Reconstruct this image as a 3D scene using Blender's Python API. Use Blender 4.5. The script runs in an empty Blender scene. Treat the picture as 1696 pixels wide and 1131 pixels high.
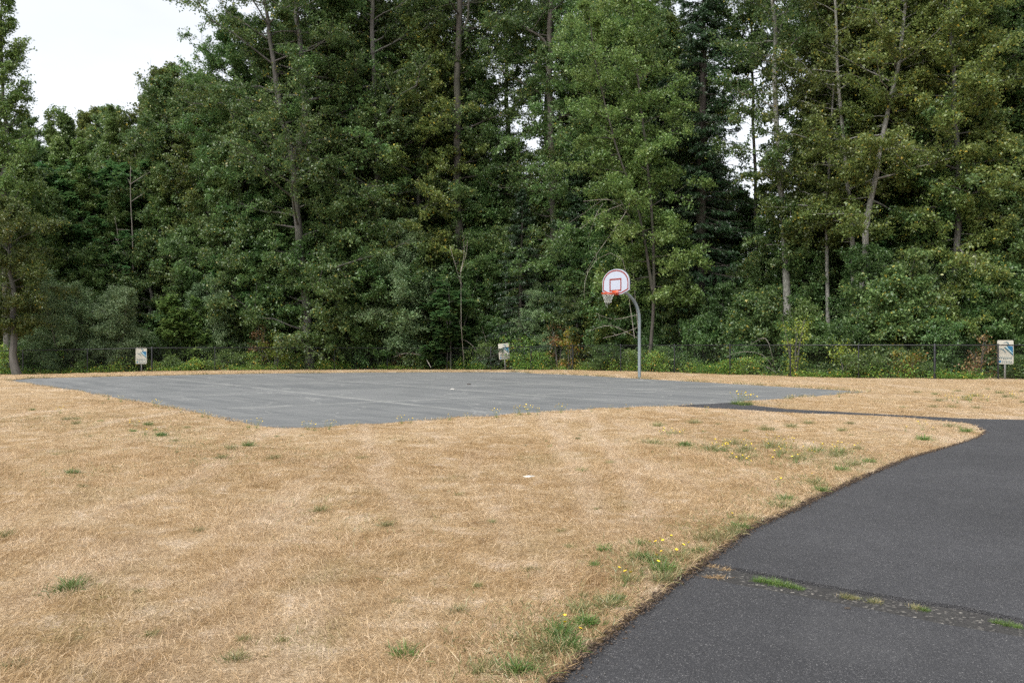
import bpy, bmesh, math, random
import numpy as np
from mathutils import Vector
from mathutils.geometry import delaunay_2d_cdt

R = math.radians
PI = math.pi
F = 1400.0            # focal length in photograph pixels
EYE = 1.2
HZ = 572.0            # horizon row in the photograph
scene = bpy.context.scene
DENOISE = False
C = scene.collection

# ------------------------------------------------------------------ camera
cam = bpy.data.cameras.new('camera')
cam.sensor_width = 36.0
cam.lens = 36.0 * F / 1696.0
cam.shift_y = (HZ - 565.5) / 1696.0
cam.clip_end = 3000
camo = bpy.data.objects.new('camera', cam)
C.objects.link(camo)
camo.location = (0, 0, EYE)
camo.rotation_euler = (R(90), 0, 0)
scene.camera = camo

# ------------------------------------------------------------------ world, sun, exposure
SUN_EL, SUN_AZ = 52.0, 215.0     # azimuth clockwise from +Y: high, from behind and left of the camera
w = bpy.data.worlds.new('World')
scene.world = w
w.use_nodes = True
nt = w.node_tree
bg = nt.nodes['Background']
sky = nt.nodes.new('ShaderNodeTexSky')
sky.sky_type = 'NISHITA'
sky.sun_disc = False
sky.sun_elevation = R(SUN_EL)
sky.sun_rotation = R(SUN_AZ)
sky.air_density = 1.0
sky.dust_density = 4.0
sky.ozone_density = 1.0
hs = nt.nodes.new('ShaderNodeHueSaturation')      # overcast: the blue is mostly lost
hs.inputs['Saturation'].default_value = 0.22
nt.links.new(sky.outputs[0], hs.inputs['Color'])
ctc = nt.nodes.new('ShaderNodeTexCoord')
cmp_ = nt.nodes.new('ShaderNodeMapping'); cmp_.inputs['Scale'].default_value = (1, 1, 3.0)
nt.links.new(ctc.outputs['Generated'], cmp_.inputs[0])
cno = nt.nodes.new('ShaderNodeTexNoise'); cno.inputs['Scale'].default_value = 1.6; cno.inputs['Detail'].default_value = 5
nt.links.new(cmp_.outputs[0], cno.inputs['Vector'])
cmr = nt.nodes.new('ShaderNodeMapRange'); cmr.inputs['From Min'].default_value = 0.3; cmr.inputs['From Max'].default_value = 0.7; cmr.inputs['To Min'].default_value = 0.80; cmr.inputs['To Max'].default_value = 1.08
nt.links.new(cno.outputs[0], cmr.inputs['Value'])
cvm = nt.nodes.new('ShaderNodeVectorMath'); cvm.operation = 'SCALE'
nt.links.new(hs.outputs[0], cvm.inputs[0]); nt.links.new(cmr.outputs[0], cvm.inputs['Scale'])
nt.links.new(cvm.outputs[0], bg.inputs['Color'])
bg.inputs['Strength'].default_value = 0.15
sl = bpy.data.lights.new('sun', 'SUN')
sl.energy = 0.8
sl.angle = R(22)
sl.color = (1.0, 0.96, 0.90)
so = bpy.data.objects.new('sun', sl)
C.objects.link(so)
so.location = (0, -10, 40)
d_sun = Vector((math.sin(R(SUN_AZ)) * math.cos(R(SUN_EL)), math.cos(R(SUN_AZ)) * math.cos(R(SUN_EL)), math.sin(R(SUN_EL))))
so.rotation_euler = (-d_sun).to_track_quat('-Z', 'Y').to_euler()
scene.view_settings.view_transform = 'Standard'
scene.view_settings.look = 'None'
scene.view_settings.exposure = 1.2
scene.view_settings.gamma = 1.0
scene.render.engine = 'CYCLES'
scene.cycles.use_denoising = DENOISE
scene.cycles.max_bounces = 6
scene.cycles.diffuse_bounces = 3
scene.cycles.glossy_bounces = 2
scene.cycles.transmission_bounces = 3
scene.cycles.transparent_max_bounces = 4


# ------------------------------------------------------------------ helpers
def smooth(a, b, x):
    t = np.clip((np.asarray(x, float) - a) / (b - a), 0, 1)
    return t * t * (3 - 2 * t)


def gz(x, y):
    """height of the ground: level, sinking a hand's breadth behind the court and at the far left"""
    x = np.asarray(x, float); y = np.asarray(y, float)
    z = -0.13 * smooth(35, 45, y) * smooth(6, -2, x)
    z = z - 0.15 * smooth(-17, -25, x) * smooth(28, 40, y)
    z = z - 0.5 * smooth(46, 60, y)
    return z


def ground(px, py, h=EYE):
    Y = F * h / (py - HZ)
    return ((px - 848.0) / F * Y, Y)


def at(px, py, Y):
    return Vector(((px - 848.0) / F * Y, Y, EYE - (py - HZ) / F * Y))


def tag(o, label=None, cat=None, group=None, kind=None):
    if label: o['label'] = label
    if cat: o['category'] = cat
    if group: o['group'] = group
    if kind: o['kind'] = kind
    return o


def empty(name, loc, rz=0.0, scale=1.0):
    o = bpy.data.objects.new(name, None)
    C.objects.link(o)
    o.location = loc
    o.rotation_euler = (0, 0, rz)
    o.scale = (scale, scale, scale)
    o.empty_display_size = 0.2
    return o


def copy_tree(o, parent=None):
    c = o.copy()
    C.objects.link(c)
    if parent: c.parent = parent
    for ch in list(o.children): copy_tree(ch, c)
    return c


def quads(name, V, Q, mat, parent=None, smooth_=False):
    """one mesh object from numpy vertices and quad (or tri) faces"""
    V = np.asarray(V, np.float32); Q = np.asarray(Q, np.int32)
    k = Q.shape[1]
    me = bpy.data.meshes.new(name)
    me.vertices.add(len(V)); me.vertices.foreach_set('co', V.ravel())
    me.loops.add(Q.size); me.loops.foreach_set('vertex_index', Q.ravel())
    me.polygons.add(len(Q)); me.polygons.foreach_set('loop_start', np.arange(0, Q.size, k, dtype=np.int32))
    if smooth_: me.polygons.foreach_set('use_smooth', np.ones(len(Q), bool))
    me.update(calc_edges=True)
    me.materials.append(mat)
    o = bpy.data.objects.new(name, me)
    C.objects.link(o)
    if parent: o.parent = parent
    return o


def pydata(name, V, Fc, mat, parent=None, smooth_=False):
    me = bpy.data.meshes.new(name)
    me.from_pydata([tuple(v) for v in V], [], Fc)
    if smooth_: me.polygons.foreach_set('use_smooth', [True] * len(me.polygons))
    me.update()
    me.materials.append(mat)
    o = bpy.data.objects.new(name, me)
    C.objects.link(o)
    if parent: o.parent = parent
    return o


def norm(v):
    return v / np.maximum(np.linalg.norm(v, axis=-1, keepdims=True), 1e-9)


def tubes(P, Rd, n=5, cap=False):
    """P (B,K,3) centre lines, Rd (B,K) radii -> verts, quads"""
    P = np.asarray(P, float); Rd = np.asarray(Rd, float)
    B, K, _ = P.shape
    T = norm(np.gradient(P, axis=1))
    ref = np.zeros_like(T); ref[..., 0] = 1.0
    m = np.abs(T[..., 0]) > 0.9
    ref[m] = (0, 1, 0)
    U = norm(np.cross(T, ref)); W = np.cross(T, U)
    a = np.arange(n) * 2 * PI / n
    ring = P[:, :, None, :] + Rd[:, :, None, None] * (np.cos(a)[None, None, :, None] * U[:, :, None, :] + np.sin(a)[None, None, :, None] * W[:, :, None, :])
    V = ring.reshape(-1, 3)
    b, k, j = np.meshgrid(np.arange(B), np.arange(K - 1), np.arange(n), indexing='ij')
    j2 = (j + 1) % n
    base = b * K * n
    Q = np.stack([base + k * n + j, base + k * n + j2, base + (k + 1) * n + j2, base + (k + 1) * n + j], -1).reshape(-1, 4)
    return V, Q


class Acc:
    def __init__(s): s.V = []; s.Q = []; s.n = 0
    def add(s, V, Q):
        s.V.append(np.asarray(V, float)); s.Q.append(np.asarray(Q) + s.n); s.n += len(V)
        return s
    def tube(s, pts, rad, n=8):
        rad = [rad] * len(pts) if np.isscalar(rad) else rad
        return s.add(*tubes(np.array([[tuple(p) for p in pts]]), np.array([rad]), n))
    def box(s, x0, x1, y0, y1, z0, z1):
        v = [(x0,y0,z0),(x1,y0,z0),(x1,y1,z0),(x0,y1,z0),(x0,y0,z1),(x1,y0,z1),(x1,y1,z1),(x0,y1,z1)]
        return s.add(v, [(0,3,2,1),(4,5,6,7),(0,1,5,4),(1,2,6,5),(2,3,7,6),(3,0,4,7)])
    def build(s, name, mat, parent=None, sm=False):
        return quads(name, np.concatenate(s.V), np.concatenate(s.Q), mat, parent, sm)


# ------------------------------------------------------------------ materials
def new_mat(name):
    m = bpy.data.materials.new(name)
    m.use_nodes = True
    nt = m.node_tree
    return m, nt, nt.nodes['Principled BSDF']


def N(nt, kind, **kw):
    n = nt.nodes.new(kind)
    for k, v in kw.items():
        if k.startswith('i_'):
            key = k[2:]
            n.inputs[int(key) if key.isdigit() else key.replace('_', ' ')].default_value = v
        else: setattr(n, k, v)
    return n


def ramp(nt, fac, stops, interp='LINEAR'):
    r = nt.nodes.new('ShaderNodeValToRGB')
    r.color_ramp.interpolation = interp
    el = r.color_ramp.elements
    while len(el) < len(stops): el.new(0.5)
    for e, (p, c) in zip(el, stops):
        e.position = p
        e.color = (c, c, c, 1) if np.isscalar(c) else (*c, 1)
    nt.links.new(fac, r.inputs[0])
    return r.outputs[0]


def mix(nt, fac, a, b, mode='MIX'):
    m = nt.nodes.new('ShaderNodeMix')
    m.data_type = 'RGBA'; m.blend_type = mode
    for sock, v in ((m.inputs[0], fac), (m.inputs[6], a), (m.inputs[7], b)):
        if isinstance(v, bpy.types.NodeSocket): nt.links.new(v, sock)
        elif np.isscalar(v): sock.default_value = v
        else: sock.default_value = (*v, 1)
    return m.outputs[2]


def noise(nt, scale, detail=4, rough=0.55, vec=None, dist=0.0):
    n = N(nt, 'ShaderNodeTexNoise')
    n.inputs['Scale'].default_value = scale
    n.inputs['Detail'].default_value = detail
    n.inputs['Roughness'].default_value = rough
    n.inputs['Distortion'].default_value = dist
    if vec is not None: nt.links.new(vec, n.inputs['Vector'])
    return n.outputs[0]


def pos(nt):
    return nt.nodes.new('ShaderNodeNewGeometry').outputs['Position']


def bump(nt, bsdf, h, strength, dist):
    b = N(nt, 'ShaderNodeBump')
    b.inputs['Strength'].default_value = strength
    b.inputs['Distance'].default_value = dist
    nt.links.new(h, b.inputs['Height'])
    nt.links.new(b.outputs[0], bsdf.inputs['Normal'])


def leaf_mat(name, cols, rough=0.42, trans=0.25, vary=0.25):
    """cols: stops of a ramp read by a random number per leaf; each plant also gets its own tone"""
    m, nt, b = new_mat(name)
    g = nt.nodes.new('ShaderNodeNewGeometry')
    col = ramp(nt, g.outputs['Random Per Island'], cols)
    oi = nt.nodes.new('ShaderNodeObjectInfo')
    h = N(nt, 'ShaderNodeHueSaturation')
    mr = N(nt, 'ShaderNodeMapRange')
    nt.links.new(oi.outputs['Random'], mr.inputs['Value'])
    mr.inputs['To Min'].default_value = 1 - vary; mr.inputs['To Max'].default_value = 1 + vary
    nt.links.new(mr.outputs[0], h.inputs['Value'])
    big = noise(nt, 0.35, 3, vec=pos(nt))
    mr2 = N(nt, 'ShaderNodeMapRange')
    nt.links.new(big, mr2.inputs['Value'])
    mr2.inputs['From Min'].default_value = 0.3; mr2.inputs['From Max'].default_value = 0.7
    mr2.inputs['To Min'].default_value = 0.485; mr2.inputs['To Max'].default_value = 0.515
    nt.links.new(mr2.outputs[0], h.inputs['Hue'])
    nt.links.new(col, h.inputs['Color'])
    nt.links.new(h.outputs[0], b.inputs['Base Color'])
    b.inputs['Roughness'].default_value = rough
    b.inputs['Specular IOR Level'].default_value = 0.5
    t = N(nt, 'ShaderNodeBsdfTranslucent')
    br = N(nt, 'ShaderNodeHueSaturation'); br.inputs['Value'].default_value = 1.5
    nt.links.new(h.outputs[0], br.inputs['Color']); nt.links.new(br.outputs[0], t.inputs['Color'])
    ms = N(nt, 'ShaderNodeMixShader'); ms.inputs[0].default_value = trans
    nt.links.new(b.outputs[0], ms.inputs[1]); nt.links.new(t.outputs[0], ms.inputs[2])
    nt.links.new(ms.outputs[0], nt.nodes['Material Output'].inputs['Surface'])
    return m


def plain(name, col, rough=0.5, metal=0.0, var=0.15, sc=6.0, bmp=0.0):
    m, nt, b = new_mat(name)
    n = noise(nt, sc, 5)
    lo = tuple(c * (1 - var) for c in col); hi = tuple(min(1, c * (1 + var)) for c in col)
    c = ramp(nt, n, [(0.3, lo), (0.7, hi)])
    nt.links.new(c, b.inputs['Base Color'])
    b.inputs['Roughness'].default_value = rough
    b.inputs['Metallic'].default_value = metal
    if bmp: bump(nt, b, n, bmp, 0.01)
    return m


def bark_mat(name, lo, hi, band=False):
    m, nt, b = new_mat(name)
    tc = nt.nodes.new('ShaderNodeTexCoord')
    mp = N(nt, 'ShaderNodeMapping'); mp.inputs['Scale'].default_value = (9, 9, 1.2 if not band else 4)
    nt.links.new(tc.outputs['Object'], mp.inputs[0])
    n = noise(nt, 1.3, 6, 0.65, mp.outputs[0])
    n2 = noise(nt, 0.5, 3, 0.5, tc.outputs['Object'])
    c = ramp(nt, n, [(0.32, lo), (0.62, hi)])
    c = mix(nt, ramp(nt, n2, [(0.45, 0.0), (0.7, 0.7)]), c, (0.045, 0.055, 0.028))     # moss
    nt.links.new(c, b.inputs['Base Color'])
    b.inputs['Roughness'].default_value = 0.9
    bump(nt, b, n, 0.8, 0.04)
    return m


M = {}
M['cotton'] = leaf_mat('cottonwood_leaf', [(0, (0.0452, 0.0826, 0.0268)), (0.5, (0.0799, 0.1361, 0.0413)), (0.95, (0.1397, 0.2001, 0.0632)), (1, (0.3460, 0.2802, 0.0485))], trans=0.33)
M['alder'] = leaf_mat('alder_leaf', [(0, (0.0450, 0.0889, 0.0284)), (0.6, (0.0788, 0.1463, 0.0437)), (1, (0.1407, 0.2090, 0.0633))], trans=0.33)
M['olive'] = leaf_mat('olive_leaf', [(0, (0.0655, 0.0979, 0.0255)), (0.6, (0.1161, 0.1592, 0.0426)), (0.96, (0.1858, 0.2219, 0.0596)), (1, (0.4463, 0.3366, 0.0426))], trans=0.33)
M['light'] = leaf_mat('light_leaf', [(0, (0.0615, 0.1073, 0.0267)), (0.6, (0.1082, 0.1749, 0.0466)), (1, (0.1844, 0.2448, 0.0720))], trans=0.33)
M['willow'] = leaf_mat('willow_leaf', [(0, (0.0870, 0.1445, 0.0612)), (0.6, (0.1450, 0.2232, 0.0983)), (1, (0.2610, 0.3378, 0.1728))], rough=0.5, trans=0.3)
M['maple'] = leaf_mat('maple_leaf', [(0, (0.0438, 0.1067, 0.0353)), (0.6, (0.0772, 0.1614, 0.0540)), (1, (0.1352, 0.2234, 0.0728))], trans=0.33)
M['needle'] = leaf_mat('needle_green', [(0, (0.016, 0.038, 0.016)), (0.6, (0.028, 0.064, 0.024)), (1, (0.050, 0.095, 0.034))], trans=0.12)
M['yellowgreen'] = leaf_mat('yellow_green_leaf', [(0, (0.1011, 0.1572, 0.0178)), (0.6, (0.1797, 0.2419, 0.0297)), (1, (0.3145, 0.3266, 0.0356))])
M['bramble'] = leaf_mat('bramble_leaf', [(0, (0.0713, 0.1487, 0.0275)), (0.7, (0.1544, 0.2746, 0.0481)), (0.92, (0.2851, 0.3890, 0.0686)), (1, (0.7128, 0.4118, 0.0686))])
M['rust'] = leaf_mat('rusty_leaf', [(0, (0.0910, 0.0468, 0.0177)), (0.6, (0.2002, 0.1040, 0.0442)), (1, (0.3640, 0.2496, 0.1105))])
M['autumn'] = leaf_mat('autumn_leaf', [(0, (0.0630, 0.1080, 0.0149)), (0.5, (0.1440, 0.1512, 0.0198)), (0.8, (0.2700, 0.1836, 0.0198)), (1, (0.2880, 0.0756, 0.0198))])
M['tuft'] = leaf_mat('green_blade', [(0, (0.045, 0.10, 0.020)), (0.6, (0.10, 0.18, 0.040)), (1, (0.24, 0.26, 0.09))], trans=0.2, vary=0.15)
M['tuft_dull'] = leaf_mat('dull_green_blade', [(0, (0.085, 0.11, 0.035)), (0.5, (0.17, 0.18, 0.07)), (1, (0.42, 0.33, 0.17))], trans=0.2, vary=0.15)
M['bark_grey'] = bark_mat('grey_bark', (0.034, 0.032, 0.028), (0.115, 0.107, 0.096))
M['bark_dark'] = bark_mat('dark_bark', (0.020, 0.017, 0.014), (0.075, 0.064, 0.054))
M['bark_pale'] = bark_mat('pale_bark', (0.075, 0.072, 0.064), (0.24, 0.235, 0.21), band=True)
M['dead'] = plain('dead_wood', (0.26, 0.235, 0.20), 0.9, var=0.4, sc=3)


# ------------------------------------------------------------------ vegetation generators
def leaf_quads(P, rng, size, aspect=0.6, up=0.6, hang=0.35):
    n = len(P)
    nrm = rng.normal(size=(n, 3)); nrm = norm(nrm); nrm[:, 2] = np.abs(nrm[:, 2]) + up; nrm = norm(nrm)
    a = rng.normal(size=(n, 3)); a[:, 2] -= hang
    a = norm(a - nrm * np.sum(a * nrm, 1, keepdims=True))
    b = np.cross(nrm, a)
    s = size * rng.uniform(0.5, 1.4, size=(n, 1))
    fold = nrm * s * 0.10
    V = np.empty((n, 4, 3))
    V[:, 0] = P - a * s * 0.5
    V[:, 1] = P + b * s * aspect * 0.5 + fold - a * s * 0.08
    V[:, 2] = P + a * s * 0.5 - fold
    V[:, 3] = P - b * s * aspect * 0.5 + fold - a * s * 0.08
    return V.reshape(-1, 3), np.arange(n * 4).reshape(-1, 4)


def resample(pts, K):
    pts = np.array([tuple(p) for p in pts], float)
    # smooth (Catmull-Rom) then even spacing
    q = np.vstack([2 * pts[0] - pts[1], pts, 2 * pts[-1] - pts[-2]])
    out = []
    for i in range(1, len(q) - 2):
        for t in np.linspace(0, 1, 8, endpoint=False):
            p0, p1, p2, p3 = q[i - 1], q[i], q[i + 1], q[i + 2]
            out.append(0.5 * ((2 * p1) + (-p0 + p2) * t + (2 * p0 - 5 * p1 + 4 * p2 - p3) * t * t + (-p0 + 3 * p1 - 3 * p2 + p3) * t ** 3))
    out.append(pts[-1])
    out = np.array(out)
    s = np.r_[0, np.cumsum(np.linalg.norm(np.diff(out, axis=0), axis=1))]
    u = np.linspace(0, s[-1], K)
    return np.stack([np.interp(u, s, out[:, k]) for k in range(3)], 1)


OVAL = ([0, .15, .4, .7, .9, 1], [.45, .8, 1, .8, .45, .15])
COLUMN = ([0, .1, .5, .85, 1], [.6, .95, 1, .75, .25])
CONE = ([0, .1, .5, 1], [.8, 1, .62, .08])


def leafy(rng, stems, n_limb=40, lmax=3.0, prof=OVAL, e0=10, e1=55, curv=0.15, subs=9, twigs=8, leaves=22, leaf=0.11,
          aspect=0.62, up=0.25, hang=0.6, spread=0.10, sub_up=0.1, az=None, away=0.0):
    """stems: list of (points, r0, r1, lo, hi, share): limbs leave the stem between the fractions lo and hi"""
    wood = Acc(); LP = []
    for pts, r0, r1, lo, hi, share in stems:
        K = 16
        S = resample(pts, K)
        r = r0 + (r1 - r0) * np.linspace(0, 1, K) ** 0.9
        flare = 1 + 0.22 * np.exp(-np.linspace(0, 1, K) * 14) * (lo >= 0)
        S[1:-1, :2] += rng.normal(0, r0 * 0.22, size=(K - 2, 2))
        wood.add(*tubes(S[None], (r * flare)[None], 9))
        n = max(1, int(n_limb * share))
        t = lo + (hi - lo) * (np.arange(n) + rng.uniform(0, 1, n)) / n
        rel = (t - lo) / max(hi - lo, 1e-6)
        P0 = np.stack([np.interp(t, np.linspace(0, 1, K), S[:, k]) for k in range(3)], 1)
        if az is None: A = np.arange(n) * 2.39996 + rng.uniform(-.5, .5, n) + rng.uniform(0, 6)
        else: A = rng.normal(az[0], az[1], n)
        L = lmax * np.interp(rel, *prof) * rng.uniform(0.4, 1.3, n)
        E = R(1) * (e0 + (e1 - e0) * rel + rng.normal(0, 9, n))
        D = np.stack([np.cos(A) * np.cos(E), np.sin(A) * np.cos(E), np.sin(E)], 1)
        if away: D[:, 1] = np.where(rng.uniform(size=n) < away, np.abs(D[:, 1]), D[:, 1])
        KL = 6
        u = np.linspace(0, 1, KL)
        cv = curv * rng.uniform(0.4, 1.6, n)
        wob = rng.normal(0, 0.05, size=(n, KL, 3)) * u[None, :, None] * L[:, None, None]
        P = P0[:, None] + D[:, None] * (L[:, None] * u)[..., None] + wob
        P[..., 2] += cv[:, None] * L[:, None] * u ** 2
        rl = np.minimum(np.interp(t, np.linspace(0, 1, K), r) * 0.45, 0.008 + 0.011 * L)
        wood.add(*tubes(P, rl[:, None] * (1 - 0.85 * u), 5))
        # secondary branches
        ns = subs
        us = rng.uniform(0.18, 1.0, size=(n, ns))
        idx = us * (KL - 1); i0 = np.minimum(idx.astype(int), KL - 2); fr = idx - i0
        rows = np.arange(n)[:, None]
        Q0 = P[rows, i0] * (1 - fr[..., None]) + P[rows, i0 + 1] * fr[..., None]
        T = norm(P[rows, i0 + 1] - P[rows, i0])
        rnd = rng.normal(size=(n, ns, 3)); rnd[..., 2] = rnd[..., 2] * 0.5 + sub_up - 0.18
        DS = norm(T * 0.9 + norm(rnd) * 0.85)
        LS = (L[:, None] * 0.33 * (1.15 - us * 0.6) + 0.10) * rng.uniform(0.35, 1.5, size=(n, ns))
        KS = 4
        v = np.linspace(0, 1, KS)
        PS = Q0[:, :, None] + DS[:, :, None] * (LS[..., None] * v)[..., None]
        PS[..., 2] += (curv * 0.6 * LS)[..., None] * v ** 2
        PS = PS.reshape(-1, KS, 3); LS = LS.ravel()
        wood.add(*tubes(PS, (0.005 + 0.006 * LS)[:, None] * (1 - 0.8 * v), 3))
        # twigs and leaves
        m = len(PS)
        tv = rng.uniform(0.1, 1.0, size=(m, twigs))
        base = PS[:, 0][:, None] + (PS[:, -1] - PS[:, 0])[:, None] * tv[..., None]
        dt = rng.normal(size=(m, twigs, 3)); dt[..., 2] = dt[..., 2] * 0.6 - 0.55
        dt = norm(norm(PS[:, -1] - PS[:, 0])[:, None] * 0.6 + norm(dt))
        lt = rng.uniform(0.12, 0.42, size=(m, twigs, 1)) * (0.8 + 0.3 * lmax / 3) * np.clip(np.repeat(L, ns) / (0.6 * lmax), .4, 1.1)[:, None, None]
        lv = rng.uniform(0, 1, size=(m, twigs, leaves, 1))
        LPp = base[:, :, None] + (dt * lt)[:, :, None] * lv + rng.normal(0, spread, size=(m, twigs, leaves, 3)) * np.array([1, 1, 0.75])
        keep = rng.uniform(size=(m, twigs)) < (0.92 - 0.42 * np.repeat(rel, ns) ** 2)[:, None]
        LP.append(LPp[keep].reshape(-1, 3))
    LP = np.concatenate(LP)
    LV, LQ = leaf_quads(LP, rng, leaf, aspect, up, hang)
    return wood, LV, LQ


def conifer(rng, H, r0, lmax, lo=0.04, droop=-0.10, dens=1.0, bare=0.0, leaf=0.16):
    wood = Acc()
    K = 14
    S = np.zeros((K, 3)); S[:, 2] = np.linspace(0, H, K); S[1:, :2] += np.cumsum(rng.normal(0, 0.03, (K - 1, 2)), 0)
    wood.add(*tubes(S[None], (r0 * (1 - np.linspace(0, 1, K) * 0.93))[None], 9))
    n = int(H / 0.30 * 5.5 * dens)
    t = lo + (1 - lo) * (np.arange(n) + rng.uniform(0, 1, n)) / n
    rel = (t - lo) / (1 - lo)
    P0 = np.stack([np.interp(t, np.linspace(0, 1, K), S[:, k]) for k in range(3)], 1)
    A = rng.uniform(0, 2 * PI, n)
    L = lmax * np.interp(rel, [0, .08, .5, 1], [.75, 1, .66, .06]) * rng.uniform(0.65, 1.1, n)
    E = R(1) * (-8 + 30 * rel + rng.normal(0, 6, n))
    D = np.stack([np.cos(A) * np.cos(E), np.sin(A) * np.cos(E), np.sin(E)], 1)
    KL = 5; u = np.linspace(0, 1, KL)
    P = P0[:, None] + D[:, None] * (L[:, None] * u)[..., None]
    P[..., 2] += droop * L[:, None] * (u ** 1.5) * 1.6 - droop * 0.7 * L[:, None] * u ** 4
    wood.add(*tubes(P, (0.010 + 0.010 * L)[:, None] * (1 - 0.85 * u), 4))
    ns = 16
    us = rng.uniform(0.15 + bare, 1.0, size=(n, ns))
    idx = us * (KL - 1); i0 = np.minimum(idx.astype(int), KL - 2); fr = idx - i0
    rows = np.arange(n)[:, None]
    Q0 = P[rows, i0] * (1 - fr[..., None]) + P[rows, i0 + 1] * fr[..., None]
    T = norm(P[rows, i0 + 1] - P[rows, i0])
    side = norm(np.cross(T, np.array([0, 0, 1.0]))) * np.sign(rng.normal(size=(n, ns, 1)))
    DS = norm(T * 0.7 + side * rng.uniform(0.5, 1.1, size=(n, ns, 1)) + np.array([0, 0, -0.28]))
    LS = (L[:, None] * 0.30 * (1.1 - us * 0.8) + 0.12) * rng.uniform(0.6, 1.2, size=(n, ns))
    nl = 15
    v = rng.uniform(0, 1, size=(n, ns, nl, 1))
    LP = Q0[:, :, None] + DS[:, :, None] * LS[:, :, None, None] * v + rng.normal(0, 0.035, size=(n, ns, nl, 3))
    LP[..., 2] -= np.abs(rng.normal(0, 0.05, size=LP.shape[:-1]))
    A3 = np.broadcast_to(DS[:, :, None], LP.shape) + rng.normal(0, 0.55, size=LP.shape) + np.array([0, 0, -0.25])
    LP = LP.reshape(-1, 3); a = norm(A3.reshape(-1, 3))
    nr = rng.normal(size=a.shape); nr[:, 2] += 1.0
    b = norm(np.cross(a, nr))
    s = leaf * rng.uniform(0.6, 1.3, size=(len(LP), 1))
    V = np.empty((len(LP), 4, 3))
    V[:, 0] = LP - a * s * .5; V[:, 1] = LP + b * s * .16; V[:, 2] = LP + a * s * .5; V[:, 3] = LP - b * s * .16
    return wood, V.reshape(-1, 3), np.arange(len(LP) * 4).reshape(-1, 4)


def plant(name, loc, wood, LV, LQ, bark, lmat, label=None, cat=None, group=None, rz=0, scale=1, part='crown', stem='trunk'):
    root = empty(name, loc, rz, scale)
    tag(root, label, cat, group)
    if wood is not None: wood.build(stem, bark, root, True)
    quads(part, LV, LQ, lmat, root)
    return root


def base_at(px, Y):
    X = (px - 848.0) / F * Y
    return Vector((X, Y, float(gz(X, Y)) - 0.03))


def path_px(pts, Y, base):
    """pixel list along a stem standing at depth Y -> local points"""
    return [at(px, py, Y) - base for px, py in pts]


# ================================================================== GROUND, COURT, PATH
def pxl(lst, h=EYE):
    return [ground(a, b, h) for a, b in lst]

court_near = pxl([(10, 629.5), (60, 637), (135, 648), (205, 661), (290, 675), (350, 688), (420, 703), (470, 710.5), (525, 708.5), (640, 699.5), (760, 691), (870, 684), (1000, 676.5), (1060, 674), (1110, 672)])
join = pxl([(1150, 669.5), (1215, 666)])
court_right = pxl([(1300, 660), (1380, 653.5), (1447, 648.3)])
court_far = pxl([(1300, 639.5), (1180, 632.5), (1062, 626.3), (960, 620.5), (880, 616.8)]) + [(0.2, 40.9), (-1.2, 41.8), (-3.2, 42.0), (-6.5, 40.6), (-12.0, 36.2), (-17.8, 31.4)]
path_near = pxl([(1150, 674), (1220, 679), (1300, 681.5), (1400, 686), (1500, 691), (1560, 696), (1600, 701), (1622, 707), (1630, 714), (1622, 722), (1580, 735.5), (1500, 757), (1420, 790), (1330, 831), (1240, 872), (1180, 915), (1140, 942), (1060, 1003), (985, 1062), (905, 1131)])
path_back = [(0.02, 2.4), (-0.25, 1.6), (-0.8, 0.0), (-1.6, -2.5), (-2.2, -6.0), (15.0, -6.0), (15.0, 4.0), (14.5, 11.0)]
path_top = pxl([(1696, 694.5), (1600, 692.5), (1500, 687.5), (1400, 682), (1300, 676.5), (1250, 671)])
path_top[0:0] = [(13.0, 13.2)]
U = court_near + path_near + path_back + path_top + [join[1]] + court_right + court_far
court_poly = court_near + join + court_right + court_far
path_poly = path_near + path_back + path_top + [join[1], join[0], court_near[-1]]


def refine(poly, rng, amp=0.012):
    out = []
    n = len(poly)
    for i in range(n):
        a = np.array(poly[i]); b = np.array(poly[(i + 1) % n])
        L = np.linalg.norm(b - a); mid = (a + b) / 2
        step = 0.035 if mid[1] < 9 and mid[1] > 1.5 and mid[0] < 8 else (0.12 if mid[1] < 25 and mid[1] > 0 else 0.6)
        k = max(1, int(L / step))
        nrm = np.array([-(b - a)[1], (b - a)[0]]) / L
        for j in range(k):
            p = a + (b - a) * j / k
            out.append(tuple(p + nrm * rng.normal(0, 1) * amp * min(1, step / 0.06)) if j else tuple(p))
    return out


def inside(x, y, poly):
    P = np.array(poly); r = np.zeros(len(x), bool)
    for i in range(len(P)):
        x0, y0 = P[i]; x1, y1 = P[i - 1]
        if y0 == y1: continue
        c = ((y0 > y) != (y1 > y)) & (x < (x1 - x0) * (y - y0) / (y1 - y0) + x0)
        r ^= c
    return r


def seg_dist(x, y, poly, closed=True):
    P = np.array(poly); d = np.full(len(x), 1e9)
    for i in range(0 if closed else 1, len(P)):
        a = P[i - 1]; b = P[i]; ab = b - a; L2 = ab @ ab
        if L2 < 1e-12: continue
        t = np.clip(((x - a[0]) * ab[0] + (y - a[1]) * ab[1]) / L2, 0, 1)
        d = np.minimum(d, np.hypot(x - a[0] - t * ab[0], y - a[1] - t * ab[1]))
    return d


rng = np.random.default_rng(11)
Uf = refine(U, rng)
# orientation
def area(p):
    p = np.array(p); return 0.5 * np.sum(p[:, 0] * np.roll(p[:, 1], -1) - np.roll(p[:, 0], -1) * p[:, 1])
if area(Uf) < 0: Uf = Uf[::-1]
A_ = np.array(Uf); tg = norm(np.roll(A_, -1, 0) - np.roll(A_, 1, 0)); outn = np.stack([tg[:, 1], -tg[:, 0]], 1)
ring_out = A_ + outn * 0.022

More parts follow.
